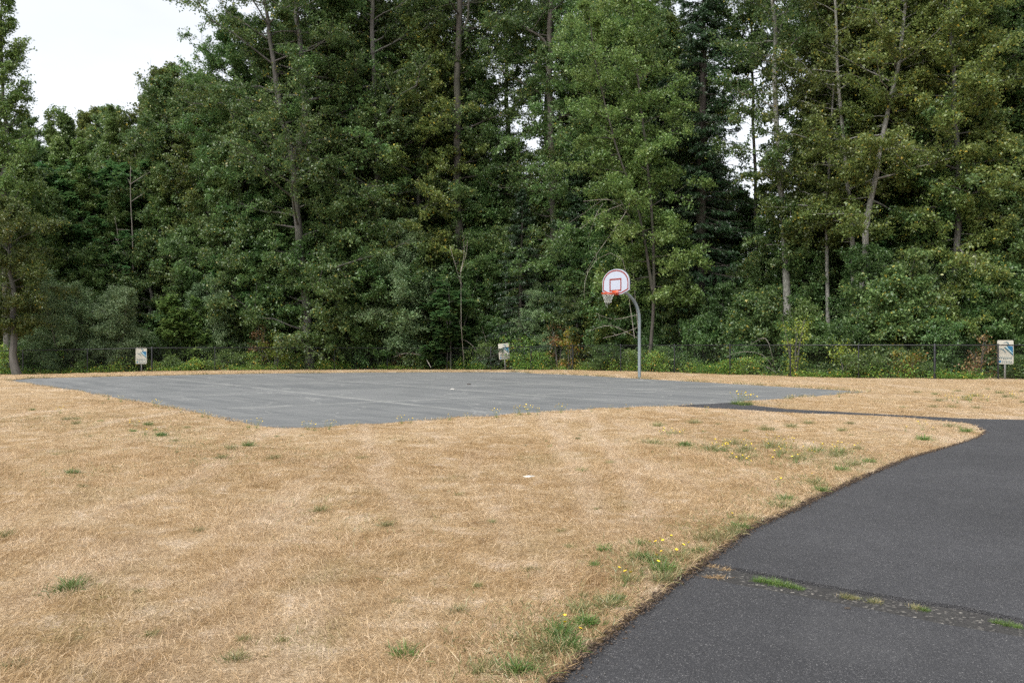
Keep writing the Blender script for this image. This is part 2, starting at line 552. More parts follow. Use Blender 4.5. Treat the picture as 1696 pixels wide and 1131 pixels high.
# terrain: one sheet, triangulated round the paved outline
def axis(fine_lo, fine_hi, step, lo, hi, g=1.18):
    a = list(np.arange(fine_lo, fine_hi + 1e-6, step))
    s = step
    while a[-1] < hi: s *= g; a.append(min(hi, a[-1] + s))
    s = step; f = []
    x = fine_lo
    while x > lo: s *= g; x = max(lo, x - s); f.append(x)
    return np.array(f[::-1] + a)
gx, gy = np.meshgrid(axis(-6, 6, 0.14, -700, 700), axis(2.4, 12, 0.14, -60, 1200, 1.10))
gx = gx.ravel(); gy = gy.ravel()
keep = seg_dist(gx, gy, U) > 0.12
gx = gx[keep]; gy = gy[keep]
ins = inside(gx, gy, U)
pts2 = [Vector(p) for p in A_] + [Vector(p) for p in ring_out] + [Vector((a, b)) for a, b in zip(gx, gy)]
nU = len(A_)
edges = [(i, (i + 1) % nU) for i in range(nU)]
zin = np.concatenate([np.full(nU, -0.075), np.zeros(nU), np.where(ins, -0.075, 0.0)])
vo, eo, fo, ov, oe, of_ = delaunay_2d_cdt(pts2, edges, [], 0, 1e-5)
vo = np.array([tuple(v) for v in vo])
zz = np.array([zin[o[0]] if len(o) else 0.0 for o in ov])
bumpz = 0.012 * np.sin(vo[:, 0] * 2.1 + 1.3 * np.sin(vo[:, 1] * 1.7)) * np.sin(vo[:, 1] * 2.6 + 0.7) + 0.008 * np.sin(vo[:, 0] * 5.3 + vo[:, 1] * 3.1)
zz = zz + gz(vo[:, 0], vo[:, 1]) + np.where(zz > -0.01, bumpz * smooth(60, 20, vo[:, 1]), 0)


# --- lawn soil and thatch
def dry_colour(nt, p):
    """straw, tan and pale mats in large patches; shared by the soil thatch and the blades"""
    big = noise(nt, 0.55, 4, 0.6, p, 0.6)
    med = noise(nt, 3.4, 5, 0.68, p, 0.4)
    c = ramp(nt, big, [(0.36, (0.274, 0.174, 0.080)), (0.48, (0.388, 0.269, 0.141)), (0.60, (0.502, 0.381, 0.240))])
    c2 = ramp(nt, med, [(0.34, (0.202, 0.120, 0.048)), (0.45, (0.376, 0.254, 0.127)), (0.56, (0.480, 0.358, 0.216)), (0.66, (0.655, 0.536, 0.409))])
    mp = N(nt, 'ShaderNodeMapping'); mp.inputs['Scale'].default_value = (1.5, 0.22, 1); mp.inputs['Rotation'].default_value = (0, 0, -0.12)
    nt.links.new(p, mp.inputs[0])
    st = ramp(nt, noise(nt, 1.0, 4, 0.6, mp.outputs[0], 0.5), [(0.52, 0.0), (0.68, 0.5)])      # trodden, mown streaks
    sx_ = N(nt, 'ShaderNodeSeparateXYZ'); nt.links.new(p, sx_.inputs[0])
    wob_ = N(nt, 'ShaderNodeMath', operation='MULTIPLY_ADD'); nt.links.new(noise(nt, 0.5, 2, 0.5, p), wob_.inputs[0]); wob_.inputs[1].default_value = 0.7; nt.links.new(sx_.outputs['X'], wob_.inputs[2])
    acc = st
    for (x0, y0, x1, y1, wd_) in ((-1.95, 11.4, -0.60, 5.1, .10), (0.55, 13.0, 0.62, 5.4, .10), (1.25, 12.6, 0.95, 6.0, .09)):
        k = (x1 - x0) / (y1 - y0)
        l1 = N(nt, 'ShaderNodeMath', operation='MULTIPLY_ADD'); nt.links.new(sx_.outputs['Y'], l1.inputs[0]); l1.inputs[1].default_value = -k; nt.links.new(wob_.outputs[0], l1.inputs[2])
        l2 = N(nt, 'ShaderNodeMath', operation='SUBTRACT'); nt.links.new(l1.outputs[0], l2.inputs[0]); l2.inputs[1].default_value = x0 - k * y0 + 0.35
        l3 = N(nt, 'ShaderNodeMath', operation='ABSOLUTE'); nt.links.new(l2.outputs[0], l3.inputs[0])
        l4 = N(nt, 'ShaderNodeMapRange'); nt.links.new(l3.outputs[0], l4.inputs['Value']); l4.inputs['From Min'].default_value = 0.03; l4.inputs['From Max'].default_value = wd_ * 1.6; l4.inputs['To Min'].default_value = 0.36; l4.inputs['To Max'].default_value = 0
        yr = N(nt, 'ShaderNodeMapRange'); nt.links.new(sx_.outputs['Y'], yr.inputs['Value']); yr.inputs['From Min'].default_value = 4.8; yr.inputs['From Max'].default_value = 6.5
        l5 = N(nt, 'ShaderNodeMath', operation='MULTIPLY'); nt.links.new(l4.outputs[0], l5.inputs[0]); nt.links.new(yr.outputs[0], l5.inputs[1])
        m_ = N(nt, 'ShaderNodeMath', operation='MAXIMUM'); nt.links.new(acc, m_.inputs[0]); nt.links.new(l5.outputs[0], m_.inputs[1]); acc = m_.outputs[0]
    st = acc
    return mix(nt, st, mix(nt, 0.6, c, c2), (0.612, 0.493, 0.372))

m, nt, b = new_mat('dry_lawn')
p = pos(nt)
c = dry_colour(nt, p)
fine = noise(nt, 60, 5, 0.7, p)
fine2 = noise(nt, 14, 5, 0.7, p, 1.0)
c = mix(nt, ramp(nt, fine, [(0.35, 0.75), (0.62, 0.0)]), c, (0.142, 0.091, 0.045))
c = mix(nt, ramp(nt, fine2, [(0.55, 0.0), (0.72, 0.5)]), c, (0.590, 0.470, 0.335))
# wood floor behind the fence
sx = N(nt, 'ShaderNodeSeparateXYZ'); nt.links.new(p, sx.inputs[0])
# depth at which the fence line stands (coarse), from x
fx = N(nt, 'ShaderNodeMapRange'); nt.links.new(sx.outputs['X'], fx.inputs['Value'])
fx.inputs['From Min'].default_value = 0.0; fx.inputs['From Max'].default_value = 13.0
fx.inputs['To Min'].default_value = 46.3; fx.inputs['To Max'].default_value = 31.2
sb = N(nt, 'ShaderNodeMath', operation='SUBTRACT'); nt.links.new(sx.outputs['Y'], sb.inputs[0]); nt.links.new(fx.outputs[0], sb.inputs[1])
wd = N(nt, 'ShaderNodeMapRange'); nt.links.new(sb.outputs[0], wd.inputs['Value']); wd.inputs['From Min'].default_value = -0.6; wd.inputs['From Max'].default_value = 0.6
floor_c = ramp(nt, noise(nt, 2.0, 6, 0.7, p), [(0.3, (0.022, 0.026, 0.010)), (0.5, (0.045, 0.055, 0.018)), (0.7, (0.110, 0.075, 0.035))])
c = mix(nt, wd.outputs[0], c, floor_c)
nt.links.new(c, b.inputs['Base Color'])
b.inputs['Roughness'].default_value = 0.95
b.inputs['Specular IOR Level'].default_value = 0.15
bump(nt, b, fine, 1.0, 0.02)
M['lawn'] = m
g = pydata('lawn', [(a[0], a[1], z) for a, z in zip(vo, zz)], [tuple(f) for f in fo], M['lawn'], smooth_=False)
tag(g, kind='structure')


def sheet(name, poly, z, mat, cell=None, skirt=0.05, zf=None):
    """a paved slab following the ground, with a side face"""
    if area(poly) < 0: poly = poly[::-1]
    P = np.array(poly); n = len(P)
    pts = [Vector(q) for q in P]
    if cell:
        xx, yy = np.meshgrid(np.arange(P[:, 0].min(), P[:, 0].max(), cell), np.arange(P[:, 1].min(), P[:, 1].max(), cell))
        xx = xx.ravel(); yy = yy.ravel()
        k = inside(xx, yy, poly) & (seg_dist(xx, yy, poly) > cell * 0.3)
        pts += [Vector((a, b)) for a, b in zip(xx[k], yy[k])]
    vo, eo, fo, ov, oe, of_ = delaunay_2d_cdt(pts, [(i, (i + 1) % n) for i in range(n)], [], 1, 1e-5)
    V = [(v[0], v[1], float(gz(v[0], v[1])) + z) for v in vo]
    nv = len(V)
    Fc = [tuple(f) for f in fo]
    # skirt
    idx = {o[0]: i for i, o in reversed(list(enumerate(ov))) if len(o)}
    bot = {}
    for i in range(n):
        j = (i + 1) % n
        if i not in idx or j not in idx: continue
        for q in (i, j):
            if q not in bot:
                v = V[idx[q]]; bot[q] = len(V); V.append((v[0], v[1], v[2] - skirt))
        Fc.append((idx[j], idx[i], bot[i], bot[j]))
    return pydata(name, V, Fc, mat)


# --- court surface
cu = np.array([0.79, 0.61]); cu /= np.linalg.norm(cu); cvv = np.array([-cu[1], cu[0]])
CN = np.array([-3.29, 12.2])
m, nt, b = new_mat('old_court_surface')
p = pos(nt)
mp = N(nt, 'ShaderNodeMapping', vector_type='TEXTURE')
mp.inputs['Location'].default_value = (CN[0], CN[1], 0)
mp.inputs['Rotation'].default_value = (0, 0, math.atan2(cu[1], cu[0]))
nt.links.new(p, mp.inputs[0])
sxy = N(nt, 'ShaderNodeSeparateXYZ'); nt.links.new(mp.outputs[0], sxy.inputs[0])
n1 = noise(nt, 0.35, 6, 0.6, mp.outputs[0], 0.5)
ms = N(nt, 'ShaderNodeMapping'); ms.inputs['Scale'].default_value = (0.16, 2.2, 1); nt.links.new(mp.outputs[0], ms.inputs[0])
n2 = noise(nt, 1.0, 6, 0.65, ms.outputs[0])
ms2 = N(nt, 'ShaderNodeMapping'); ms2.inputs['Scale'].default_value = (2.0, 0.2, 1); nt.links.new(mp.outputs[0], ms2.inputs[0])
n4 = noise(nt, 1.0, 6, 0.65, ms2.outputs[0])
n3 = noise(nt, 90, 3, 0.7, mp.outputs[0])
c = ramp(nt, n1, [(0.32, (0.088, 0.094, 0.093)), (0.68, (0.158, 0.162, 0.158))])
c = mix(nt, ramp(nt, n2, [(0.38, 0.0), (0.70, 0.55)]), c, (0.190, 0.192, 0.183))
c = mix(nt, ramp(nt, n4, [(0.40, 0.55), (0.52, 0.0)]), c, (0.068, 0.074, 0.076))
c = mix(nt, ramp(nt, n3, [(0.40, 0.45), (0.60, 0.0)]), c, (0.10, 0.105, 0.11))
def joint(coord, spacing, off, width):
    a = N(nt, 'ShaderNodeMath', operation='ADD'); a.inputs[1].default_value = off
    wv = N(nt, 'ShaderNodeMath', operation='MULTIPLY_ADD'); wv.inputs[1].default_value = 0.10
    nt.links.new(noise(nt, 1.4, 3, 0.5, mp.outputs[0]), wv.inputs[0]); nt.links.new(coord, wv.inputs[2])
    nt.links.new(wv.outputs[0], a.inputs[0])
    q = N(nt, 'ShaderNodeMath', operation='PINGPONG'); q.inputs[1].default_value = spacing / 2
    nt.links.new(a.outputs[0], q.inputs[0])
    r = N(nt, 'ShaderNodeMapRange'); nt.links.new(q.outputs[0], r.inputs['Value'])
    r.inputs['From Min'].default_value = 0; r.inputs['From Max'].default_value = width
    r.inputs['To Min'].default_value = 1; r.inputs['To Max'].default_value = 0
    return r.outputs[0]
jm = N(nt, 'ShaderNodeMath', operation='MAXIMUM')
nt.links.new(joint(sxy.outputs[0], 4.1, -0.15, 0.085), jm.inputs[0]); nt.links.new(joint(sxy.outputs[1], 4.65, -0.05, 0.085), jm.inputs[1])
brk = N(nt, 'ShaderNodeMath', operation='MULTIPLY'); nt.links.new(jm.outputs[0], brk.inputs[0])
nt.links.new(ramp(nt, noise(nt, 0.9, 4, 0.6, mp.outputs[0]), [(0.35, 0.15), (0.6, 0.85)]), brk.inputs[1])
g1 = N(nt, 'ShaderNodeMath', operation='GREATER_THAN'); g1.inputs[1].default_value = 0.8; nt.links.new(sxy.outputs[0], g1.inputs[0])
g2 = N(nt, 'ShaderNodeMath', operation='GREATER_THAN'); g2.inputs[1].default_value = 0.8; nt.links.new(sxy.outputs[1], g2.inputs[0])
g3 = N(nt, 'ShaderNodeMath', operation='MULTIPLY'); nt.links.new(g1.outputs[0], g3.inputs[0]); nt.links.new(g2.outputs[0], g3.inputs[1])
g4 = N(nt, 'ShaderNodeMath', operation='MULTIPLY'); nt.links.new(g3.outputs[0], g4.inputs[0]); nt.links.new(brk.outputs[0], g4.inputs[1])
vs = N(nt, 'ShaderNodeTexVoronoi', feature='DISTANCE_TO_EDGE'); vs.inputs['Scale'].default_value = 0.45
dn = N(nt, 'ShaderNodeTexNoise'); dn.inputs['Scale'].default_value = 0.8; nt.links.new(mp.outputs[0], dn.inputs['Vector'])
dv = N(nt, 'ShaderNodeVectorMath', operation='MULTIPLY_ADD'); nt.links.new(dn.outputs['Color'], dv.inputs[0]); dv.inputs[1].default_value = (1.6, 1.6, 0); nt.links.new(mp.outputs[0], dv.inputs[2])
nt.links.new(dv.outputs[0], vs.inputs['Vector'])
c = mix(nt, ramp(nt, vs.outputs['Distance'], [(0.0, 0.5), (0.012, 0.0)]), c, (0.26, 0.26, 0.245))      # old sealed cracks
c = mix(nt, g4.outputs[0], c, (0.30, 0.30, 0.275))
c = mix(nt, ramp(nt, noise(nt, 3.5, 5, 0.7, mp.outputs[0]), [(0.60, 0.0), (0.75, 0.4)]), c, (0.075, 0.078, 0.074))
nt.links.new(c, b.inputs['Base Color'])
b.inputs['Roughness'].default_value = 0.8
bump(nt, b, n3, 0.3, 0.003)
M['court'] = m
co = sheet('basketball_court', refine(court_poly, rng, 0.008), -0.022, M['court'], cell=0.7)
tag(co, kind='structure')


# --- asphalt
def asphalt(name, base, pale, rough_sc=210, cracks=0.0, stones=0.25):
    m, nt, b = new_mat(name)
    p = pos(nt)
    big = noise(nt, 0.6, 5, 0.6, p, 0.3)
    med = noise(nt, 5, 4, 0.6, p)
    vo_ = N(nt, 'ShaderNodeTexVoronoi'); vo_.inputs['Scale'].default_value = rough_sc; nt.links.new(p, vo_.inputs['Vector'])
    vc = N(nt, 'ShaderNodeSeparateColor'); nt.links.new(vo_.outputs['Color'], vc.inputs[0])
    c = ramp(nt, big, [(0.3, tuple(x * 0.80 for x in base)), (0.7, tuple(x * 1.25 for x in base))])
    c = mix(nt, ramp(nt, med, [(0.4, 0.25), (0.6, 0.0)]), c, tuple(x * 0.6 for x in base))
    c = mix(nt, ramp(nt, vc.outputs[0], [(0.0, 0.7), (0.35, 0.0)]), c, tuple(x * 0.35 for x in base))
    c = mix(nt, ramp(nt, vc.outputs[1], [(0.80, 0.0), (0.97, stones), (1.0, min(1, stones * 2.5))]), c, pale)
    # worn pale areas and a few dark spots
    c = mix(nt, ramp(nt, noise(nt, 0.9, 5, 0.65, p, 0.8), [(0.55, 0.0), (0.75, 0.32)]), c, (0.085, 0.085, 0.086))
    c = mix(nt, ramp(nt, noise(nt, 2.6, 3, 0.5, p), [(0.70, 0.0), (0.76, 0.5)]), c, (0.018, 0.018, 0.018))
    nt.links.new(c, b.inputs['Base Color'])
    b.inputs['Roughness'].default_value = 0.72
    b.inputs['Specular IOR Level'].default_value = 0.35
    bump(nt, b, vo_.outputs['Distance'], 0.9, 0.004)
    return m
M['asphalt'] = asphalt('asphalt', (0.042, 0.042, 0.045), (0.22, 0.215, 0.21), stones=0.3)
M['asphalt_rough'] = asphalt('coarse_asphalt', (0.034, 0.032, 0.030), (0.22, 0.205, 0.18), 80, stones=0.45)
crack = pxl([(1140, 925), (1169, 932), (1207, 939), (1327.5, 962), (1409, 977.6), (1505.6, 993), (1602, 1007), (1693, 1026.7)], 1.23)
seam = pxl([(1120, 944), (1142, 949), (1217, 965.6), (1337, 987), (1457, 1010), (1578, 1034), (1693, 1052)], 1.23)
def extend(l, far=16.0):
    a, b = np.array(l[-3]), np.array(l[-1]); d = (b - a) / np.linalg.norm(b - a)
    l = list(l)
    for q in np.linspace(0.5, far, 12): l.append(tuple(b + d * q))
    a0, b0 = np.array(l[0]), np.array(l[1]); d0 = (a0 - b0) / np.linalg.norm(a0 - b0)
    return [tuple(a0 + d0 * 0.5)] + l
crack = extend(crack); seam = extend(seam)
def wobble(l, amp, step=0.04):
    out = []
    for i in range(len(l) - 1):
        a, b = np.array(l[i]), np.array(l[i + 1]); k = max(1, int(np.linalg.norm(b - a) / step))
        for j in range(k): out.append(tuple(a + (b - a) * j / k + rng.normal(0, amp, 2)))
    out.append(l[-1]); return out
crackw = wobble(crack, 0.004)
seamw = wobble(seam, 0.0025)
# cut the path polygon into three slabs by walking: clip against polyline-sides with a boolean-free test on triangles
pathf = refine(path_poly, rng, 0.006)
pathf_in = pathf


def slab(name, side_fn_lines, z, mat):
    """CDT of the path outline with the cut lines as constraints; keep the faces on the wanted side"""
    P = np.array(pathf if area(pathf) > 0 else pathf[::-1]); n = len(P)
    pts = [Vector(q) for q in P]; ed = [(i, (i + 1) % n) for i in range(n)]
    gx_, gy_ = np.meshgrid(np.arange(0.5, 15, 0.5), np.arange(6.5, 17, 0.5)); gx_ = gx_.ravel(); gy_ = gy_.ravel()
    k_ = inside(gx_, gy_, P) & (seg_dist(gx_, gy_, path_poly) > 0.1); pts += [Vector(q) for q in zip(gx_[k_], gy_[k_])]
    for ln in cut_lines:
        s = len(pts); pts += [Vector(q) for q in ln]; ed += [(s + i, s + i + 1) for i in range(len(ln) - 1)]
    vo, eo, fo, ov, oe, of_ = delaunay_2d_cdt(pts, ed, [], 0, 1e-5)
    V2 = np.array([tuple(v) for v in vo]); fo = [tuple(f) for f in fo]
    cen = np.array([V2[list(f)].mean(0) for f in fo])
    ok = inside(cen[:, 0], cen[:, 1], P) & side_fn_lines(cen[:, 0], cen[:, 1])
    fs = [f for f, k in zip(fo, ok) if k]
    # boundary edges get a skirt
    cnt = {}
    for f in fs:
        for i in range(len(f)):
            e = (f[i], f[(i + 1) % len(f)]); cnt[e] = 1
    V = [(v[0], v[1], z + 0.026 * float(smooth(7, 13, v[1]))) for v in V2]; bot = {}
    sk = []
    for (a, b2) in list(cnt):
        if (b2, a) in cnt: continue
        for q in (a, b2):
            if q not in bot: bot[q] = len(V); V.append((V2[q][0], V2[q][1], z - 0.07))
        sk.append((b2, a, bot[a], bot[b2]))
    fs = fs + sk
    used = sorted({i for f in fs for i in f}); mp_ = {u: i for i, u in enumerate(used)}
    o = pydata(name, [V[u] for u in used], [tuple(mp_[i] for i in f) for f in fs], mat)
    return tag(o, kind='structure')

def offs(l, d):
    P = np.array(l); t = norm(np.gradient(P, axis=0)); nn = np.stack([-t[:, 1], t[:, 0]], 1)
    return [tuple(q) for q in P + nn * d]
crack_far = [tuple(np.array(q) + rng.normal(0, 0.002, 2)) for q in offs(crackw, 0.024)]
crack_near = [tuple(np.array(q) + rng.normal(0, 0.003, 2)) for q in offs(crackw, -0.022)]
seam_near = offs(seamw, -0.013)
cut_lines = [crack_far, crack_near, seamw, seam_near]
def yline(l):
    P = np.array(sorted(l)); return lambda x: np.interp(x, P[:, 0], P[:, 1])
f1, f2, f3, f4 = [yline(l) for l in cut_lines]
slab('path', lambda x, y: y > f1(x), -0.030, M['asphalt'])
slab('path_joint_strip', lambda x, y: (y < f2(x)) & (y > f3(x)), -0.036, M['asphalt_rough'])
slab('path', lambda x, y: y < f4(x), -0.031, M['asphalt'])


M['crack_soil'] = plain('dark_crack_soil', (0.022, 0.018, 0.014), 0.95, var=0.5, sc=30)  # very dark soil tone, laid in crack and seam so the lines stand out
o1, o2 = np.array(offs(crackw, 0.05)), np.array(offs(crackw, -0.05)); o3, o4 = np.array(offs(seamw, 0.04)), np.array(offs(seamw, -0.05))
for p1, p2 in ((o1, o2), (o3, o4)):
    k_ = inside(p1[:, 0], p1[:, 1], path_poly) & inside(p2[:, 0], p2[:, 1], path_poly); p1, p2 = p1[k_], p2[k_]; nn_ = len(p1)
    tag(pydata('path_crack_soil', [(x, y, -.062) for x, y in p1] + [(x, y, -.062) for x, y in p2], [(i, nn_ + i, nn_ + i + 1, i + 1) for i in range(nn_ - 1)], M['crack_soil']), kind='structure')

# ================================================================== GRASS
m, nt, b = new_mat('dry_blade')
p = pos(nt)
c = dry_colour(nt, p)
gi = nt.nodes.new('ShaderNodeNewGeometry')
rc = ramp(nt, gi.outputs['Random Per Island'], [(0, (0.175, 0.099, 0.043)), (0.35, (0.371, 0.246, 0.120)), (0.75, (0.524, 0.386, 0.228)), (1, (0.721, 0.590, 0.432))])
c = mix(nt, 0.45, c, rc)
# patches where a little life is left
gp = noise(nt, 0.9, 4, 0.6, p, 0.8)
gr = ramp(nt, gp, [(0.54, 0.0), (0.68, 0.6)])
gm = N(nt, 'ShaderNodeMath', operation='MULTIPLY'); nt.links.new(gr, gm.inputs[0]); nt.links.new(ramp(nt, gi.outputs['Random Per Island'], [(0.3, 1.0), (0.9, 0.2)]), gm.inputs[1])
c = mix(nt, gm.outputs[0], c, (0.160, 0.165, 0.065))
nt.links.new(c, b.inputs['Base Color'])
b.inputs['Roughness'].default_value = 0.65
b.inputs['Specular IOR Level'].default_value = 0.3
t_ = N(nt, 'ShaderNodeBsdfTranslucent'); nt.links.new(c, t_.inputs['Color'])
ms = N(nt, 'ShaderNodeMixShader'); ms.inputs[0].default_value = 0.25
nt.links.new(b.outputs[0], ms.inputs[1]); nt.links.new(t_.outputs[0], ms.inputs[2])
nt.links.new(ms.outputs[0], nt.nodes['Material Output'].inputs['Surface'])
M['blade'] = m


def blades(P, rng, length, width, tilt, az=None, curl=0.5):
    """P (n,3) roots; two-segment bent blades, quads only"""
    n = len(P)
    A = rng.uniform(0, 2 * PI, n) if az is None else az
    T = np.clip(np.abs(rng.normal(tilt[0], tilt[1], n)), 0.02, 1.5)
    L = length * rng.uniform(0.5, 1.3, n); W = width * rng.uniform(0.7, 1.3, n)
    d = np.stack([np.cos(A) * np.sin(T), np.sin(A) * np.sin(T), np.cos(T)], 1)
    T2 = np.clip(T + rng.normal(curl, 0.3, n), 0.02, 1.9)
    A2 = A + rng.normal(0, 0.5, n)
    d2 = np.stack([np.cos(A2) * np.sin(T2), np.sin(A2) * np.sin(T2), np.cos(T2)], 1)
    s = rng.normal(size=(n, 3)); s[:, 2] *= 0.3
    s = norm(np.cross(d, s))
    mid = P + d * (L * 0.5)[:, None]; tip = mid + d2 * (L * 0.5)[:, None]
    V = np.empty((n, 6, 3))
    V[:, 0] = P - s * (W * .5)[:, None]; V[:, 1] = P + s * (W * .5)[:, None]
    V[:, 2] = mid + s * (W * .45)[:, None]; V[:, 3] = mid - s * (W * .45)[:, None]
    V[:, 4] = tip + s * (W * .10)[:, None]; V[:, 5] = tip - s * (W * .10)[:, None]
    b0 = np.arange(n) * 6
    Q = np.stack([np.stack([b0, b0 + 1, b0 + 2, b0 + 3], 1), np.stack([b0 + 3, b0 + 2, b0 + 4, b0 + 5], 1)], 1).reshape(-1, 4)
    return V.reshape(-1, 3), Q


def field(x, y):
    return (np.sin(x * 3.1 + 1.7 * np.sin(y * 2.3)) + np.sin(y * 4.3 + 1.3 * np.sin(x * 2.9 + 1)) + np.sin((x + y) * 6.1 + 2 * np.sin(x * 1.3 - y * 2.1))) / 3


def scatter(rng, y0, y1, dens, half=0.70, pad=1.2):
    """uniform points over the visible wedge of lawn between two depths, paved area left out"""
    A = (y1 - y0) * 2 * (half * y1 + pad)
    n = int(A * dens)
    y = rng.uniform(y0, y1, n); x = rng.uniform(-(half * y1 + pad), half * y1 + pad, n)
    k = np.abs(x) < half * y + pad
    x, y = x[k], y[k]
    k = ~inside(x, y, U)
    return x[k], y[k]


fence_px = [(38, 42.5, -0.27), (145, 43.2, -0.16), (251.6, 43.6, -0.05), (356, 44.8, -0.06), (459, 46.0, -0.08), (554, 47.2, -0.10), (641.5, 48.2, -0.12), (732, 48.0, -0.12),
            (813, 46.4, -0.10), (879.5, 44.4, -0.09), (948.5, 42.4, -0.06), (1028, 39.6, -0.04), (1117, 37.2, 0.0), (1209, 34.8, 0.0), (1309, 32.6, 0.0), (1422, 31.2, 0.0), (1548, 30.3, 0.0), (1653, 30.0, 0.0)]
fence_xy = [((a - 848) / F * Y, Y) for a, Y, z in fence_px]
fxs = np.array([q[0] for q in fence_xy]); fys = np.array([q[1] for q in fence_xy])
def fence_y(x): return np.interp(x, fxs, fys)

grng = np.random.default_rng(5)
GV = []
def lawn_piece(name, y0, y1, dens, L, Wd, lying):
    x, y = scatter(grng, y0, y1, dens)
    fl = field(x, y)
    k = grng.uniform(size=len(x)) < 0.72 + 0.28 * fl
    x, y, fl = x[k], y[k], fl[k]
    k = y < fence_y(x) + 0.4
    x, y, fl = x[k], y[k], fl[k]
    z = gz(x, y) - 0.004 + 0.012 * np.sin(x * 2.1 + 1.3 * np.sin(y * 1.7)) * np.sin(y * 2.6 + 0.7) + 0.008 * np.sin(x * 5.3 + y * 3.1)
    az = 2.5 * np.sin(x * 1.1 + y * 0.7) + grng.normal(0, 1.3, len(x))
    V, Q = blades(np.stack([x, y, z], 1), grng, L * (1 + 0.35 * fl), Wd, lying, az)
    o = quads(name, V, Q, M['blade'])
    tag(o, 'short dry straw-coloured grass covering the lawn', 'grass', kind='stuff')
lawn_piece('dry_grass', 2.3, 5.5, 7500, 0.048, 0.0023, (0.95, 0.35))
lawn_piece('dry_grass', 5.5, 10.0, 3400, 0.050, 0.0030, (0.95, 0.35))
lawn_piece('dry_grass', 10.0, 19.0, 800, 0.040, 0.0055, (1.05, 0.3))
lawn_piece('dry_grass', 19.0, 48.0, 110, 0.034, 0.012, (1.1, 0.3))


lawn_piece('dry_grass', 2.3, 9.0, 260, 0.085, 0.0024, (0.75, 0.4))
BL = [(115, 975, .06, 90), (930, 1050, .16, 500), (890, 1085, .2, 500), (860, 1110, .15, 300), (1000, 1003, .12, 200), (1095, 945, .14, 450), (1085, 925, .2, 420), (1120, 925, .15, 350), (1060, 925, .14, 200), (1175, 895, .2, 380), (1210, 880, .2, 300), (1240, 865, .2, 260), (1300, 830, .25, 300), (1350, 803, .3, 300), (1400, 780, .4, 350), (1440, 764, .4, 300), (1530, 728, .4, 220), (1590, 713, .5, 220),
      (110, 690, .5, 260), (160, 700, .5, 200), (200, 705, .4, 220), (240, 712, .5, 320), (280, 722, .5, 320), (320, 730, .5, 320), (370, 742, .5, 260), (420, 752, .4, 180), (40, 690, .5, 140), (10, 697, .4, 100), (455, 700, .3, 120), (560, 760, .4, 120), (130, 785, .25, 120), (60, 775, .3, 90), (330, 765, .3, 100),
      (1090, 735, .5, 260), (1120, 722, .4, 160), (1135, 738, .15, 160), (1200, 742, .6, 320), (1250, 745, .6, 320), (1300, 752, .7, 420), (1350, 750, .6, 360), (1395, 752, .6, 360), (1290, 770, .6, 220), (1390, 790, .4, 200), (1230, 770, .5, 160), (470, 1060, .05, 25), (640, 870, .3, 90), (530, 850, .3, 90), (760, 1000, .3, 60), (1620, 660, 1.4, 320), (1680, 655, 1.2, 250), (1240, 668, .4, 500), (240, 600, 0, 0)]
gp = []
for px, py, sg_, n_ in BL:
    if not n_: continue
    cx_, cy_ = ground(px, py); n_ = int(n_ * (1.7 if px < 480 and py < 790 else 1.15))
    gp.append(np.stack([cx_ + grng.normal(0, sg_, n_), cy_ + grng.normal(0, sg_ * 1.4, n_)], 1))
gp = np.concatenate(gp); k = ~inside(gp[:, 0], gp[:, 1], U); gp = gp[k]
V, Q = blades(np.column_stack([gp, gz(gp[:, 0], gp[:, 1])]), grng, 0.050, 0.0032, (0.8, 0.35))
tag(quads('green_grass', V, Q, M['tuft_dull']), 'sparse green blades coming up through the dry lawn', 'grass', kind='stuff')
# rough grass hanging over the court's edges
cpts = np.array(court_near + [join[0]]); cf = np.array(court_right + court_far + [court_near[0]])
for P_, dens_, L__, mt_ in ((cpts, 110, 0.055, 'blade'), (cpts, 30, 0.060, 'tuft_dull'), (cf, 90, 0.10, 'tuft_dull'), (cf, 60, 0.09, 'blade')):
    sg = np.linalg.norm(np.diff(P_, axis=0), axis=1); cs = np.r_[0, np.cumsum(sg)]
    q = grng.uniform(0, cs[-1], int(cs[-1] * dens_))
    x_ = np.interp(q, cs, P_[:, 0]) + grng.normal(0, .05, len(q)); y_ = np.interp(q, cs, P_[:, 1]) + grng.normal(0, .05, len(q))
    kk = grng.uniform(size=len(q)) < 0.5 + 0.5 * np.sin(q * 2.3 + np.sin(q * 5.1)); x_, y_ = x_[kk], y_[kk]
    V, Q = blades(np.column_stack([x_, y_, gz(x_, y_) - .01]), grng, L__, 0.009 if P_ is cf else 0.006, (0.7, 0.35))
    tag(quads('edge_grass', V, Q, M[mt_]), 'ragged grass creeping over the edges of the court', 'grass', kind='stuff')

# --- crumbs of soil and asphalt along the broken edge of the path
def crumbs(name, x, y, z, s, mat, label, cat, rng):
    n = len(x)
    base = norm(np.array([[1, 0, 0], [-1, 0, 0], [0, 1, 0], [0, -1, 0], [0, 0, 1], [0, 0, -1.0]]))
    V = base[None] * rng.uniform(0.5, 1.2, size=(n, 6, 1)) * s[:, None, None] * np.array([1, 1, 0.6])
    a = rng.uniform(0, 6.28, n); c_, s_ = np.cos(a)[:, None], np.sin(a)[:, None]
    V = np.stack([V[..., 0] * c_ - V[..., 1] * s_, V[..., 0] * s_ + V[..., 1] * c_, V[..., 2]], -1)
    V += np.stack([x, y, z], 1)[:, None]
    T = np.array([(0, 2, 4), (2, 1, 4), (1, 3, 4), (3, 0, 4), (2, 0, 5), (1, 2, 5), (3, 1, 5), (0, 3, 5)])
    Q = (np.arange(n)[:, None, None] * 6 + T[None]).reshape(-1, 3)
    return tag(quads(name, V.reshape(-1, 3), Q, mat), label, cat, kind='stuff')
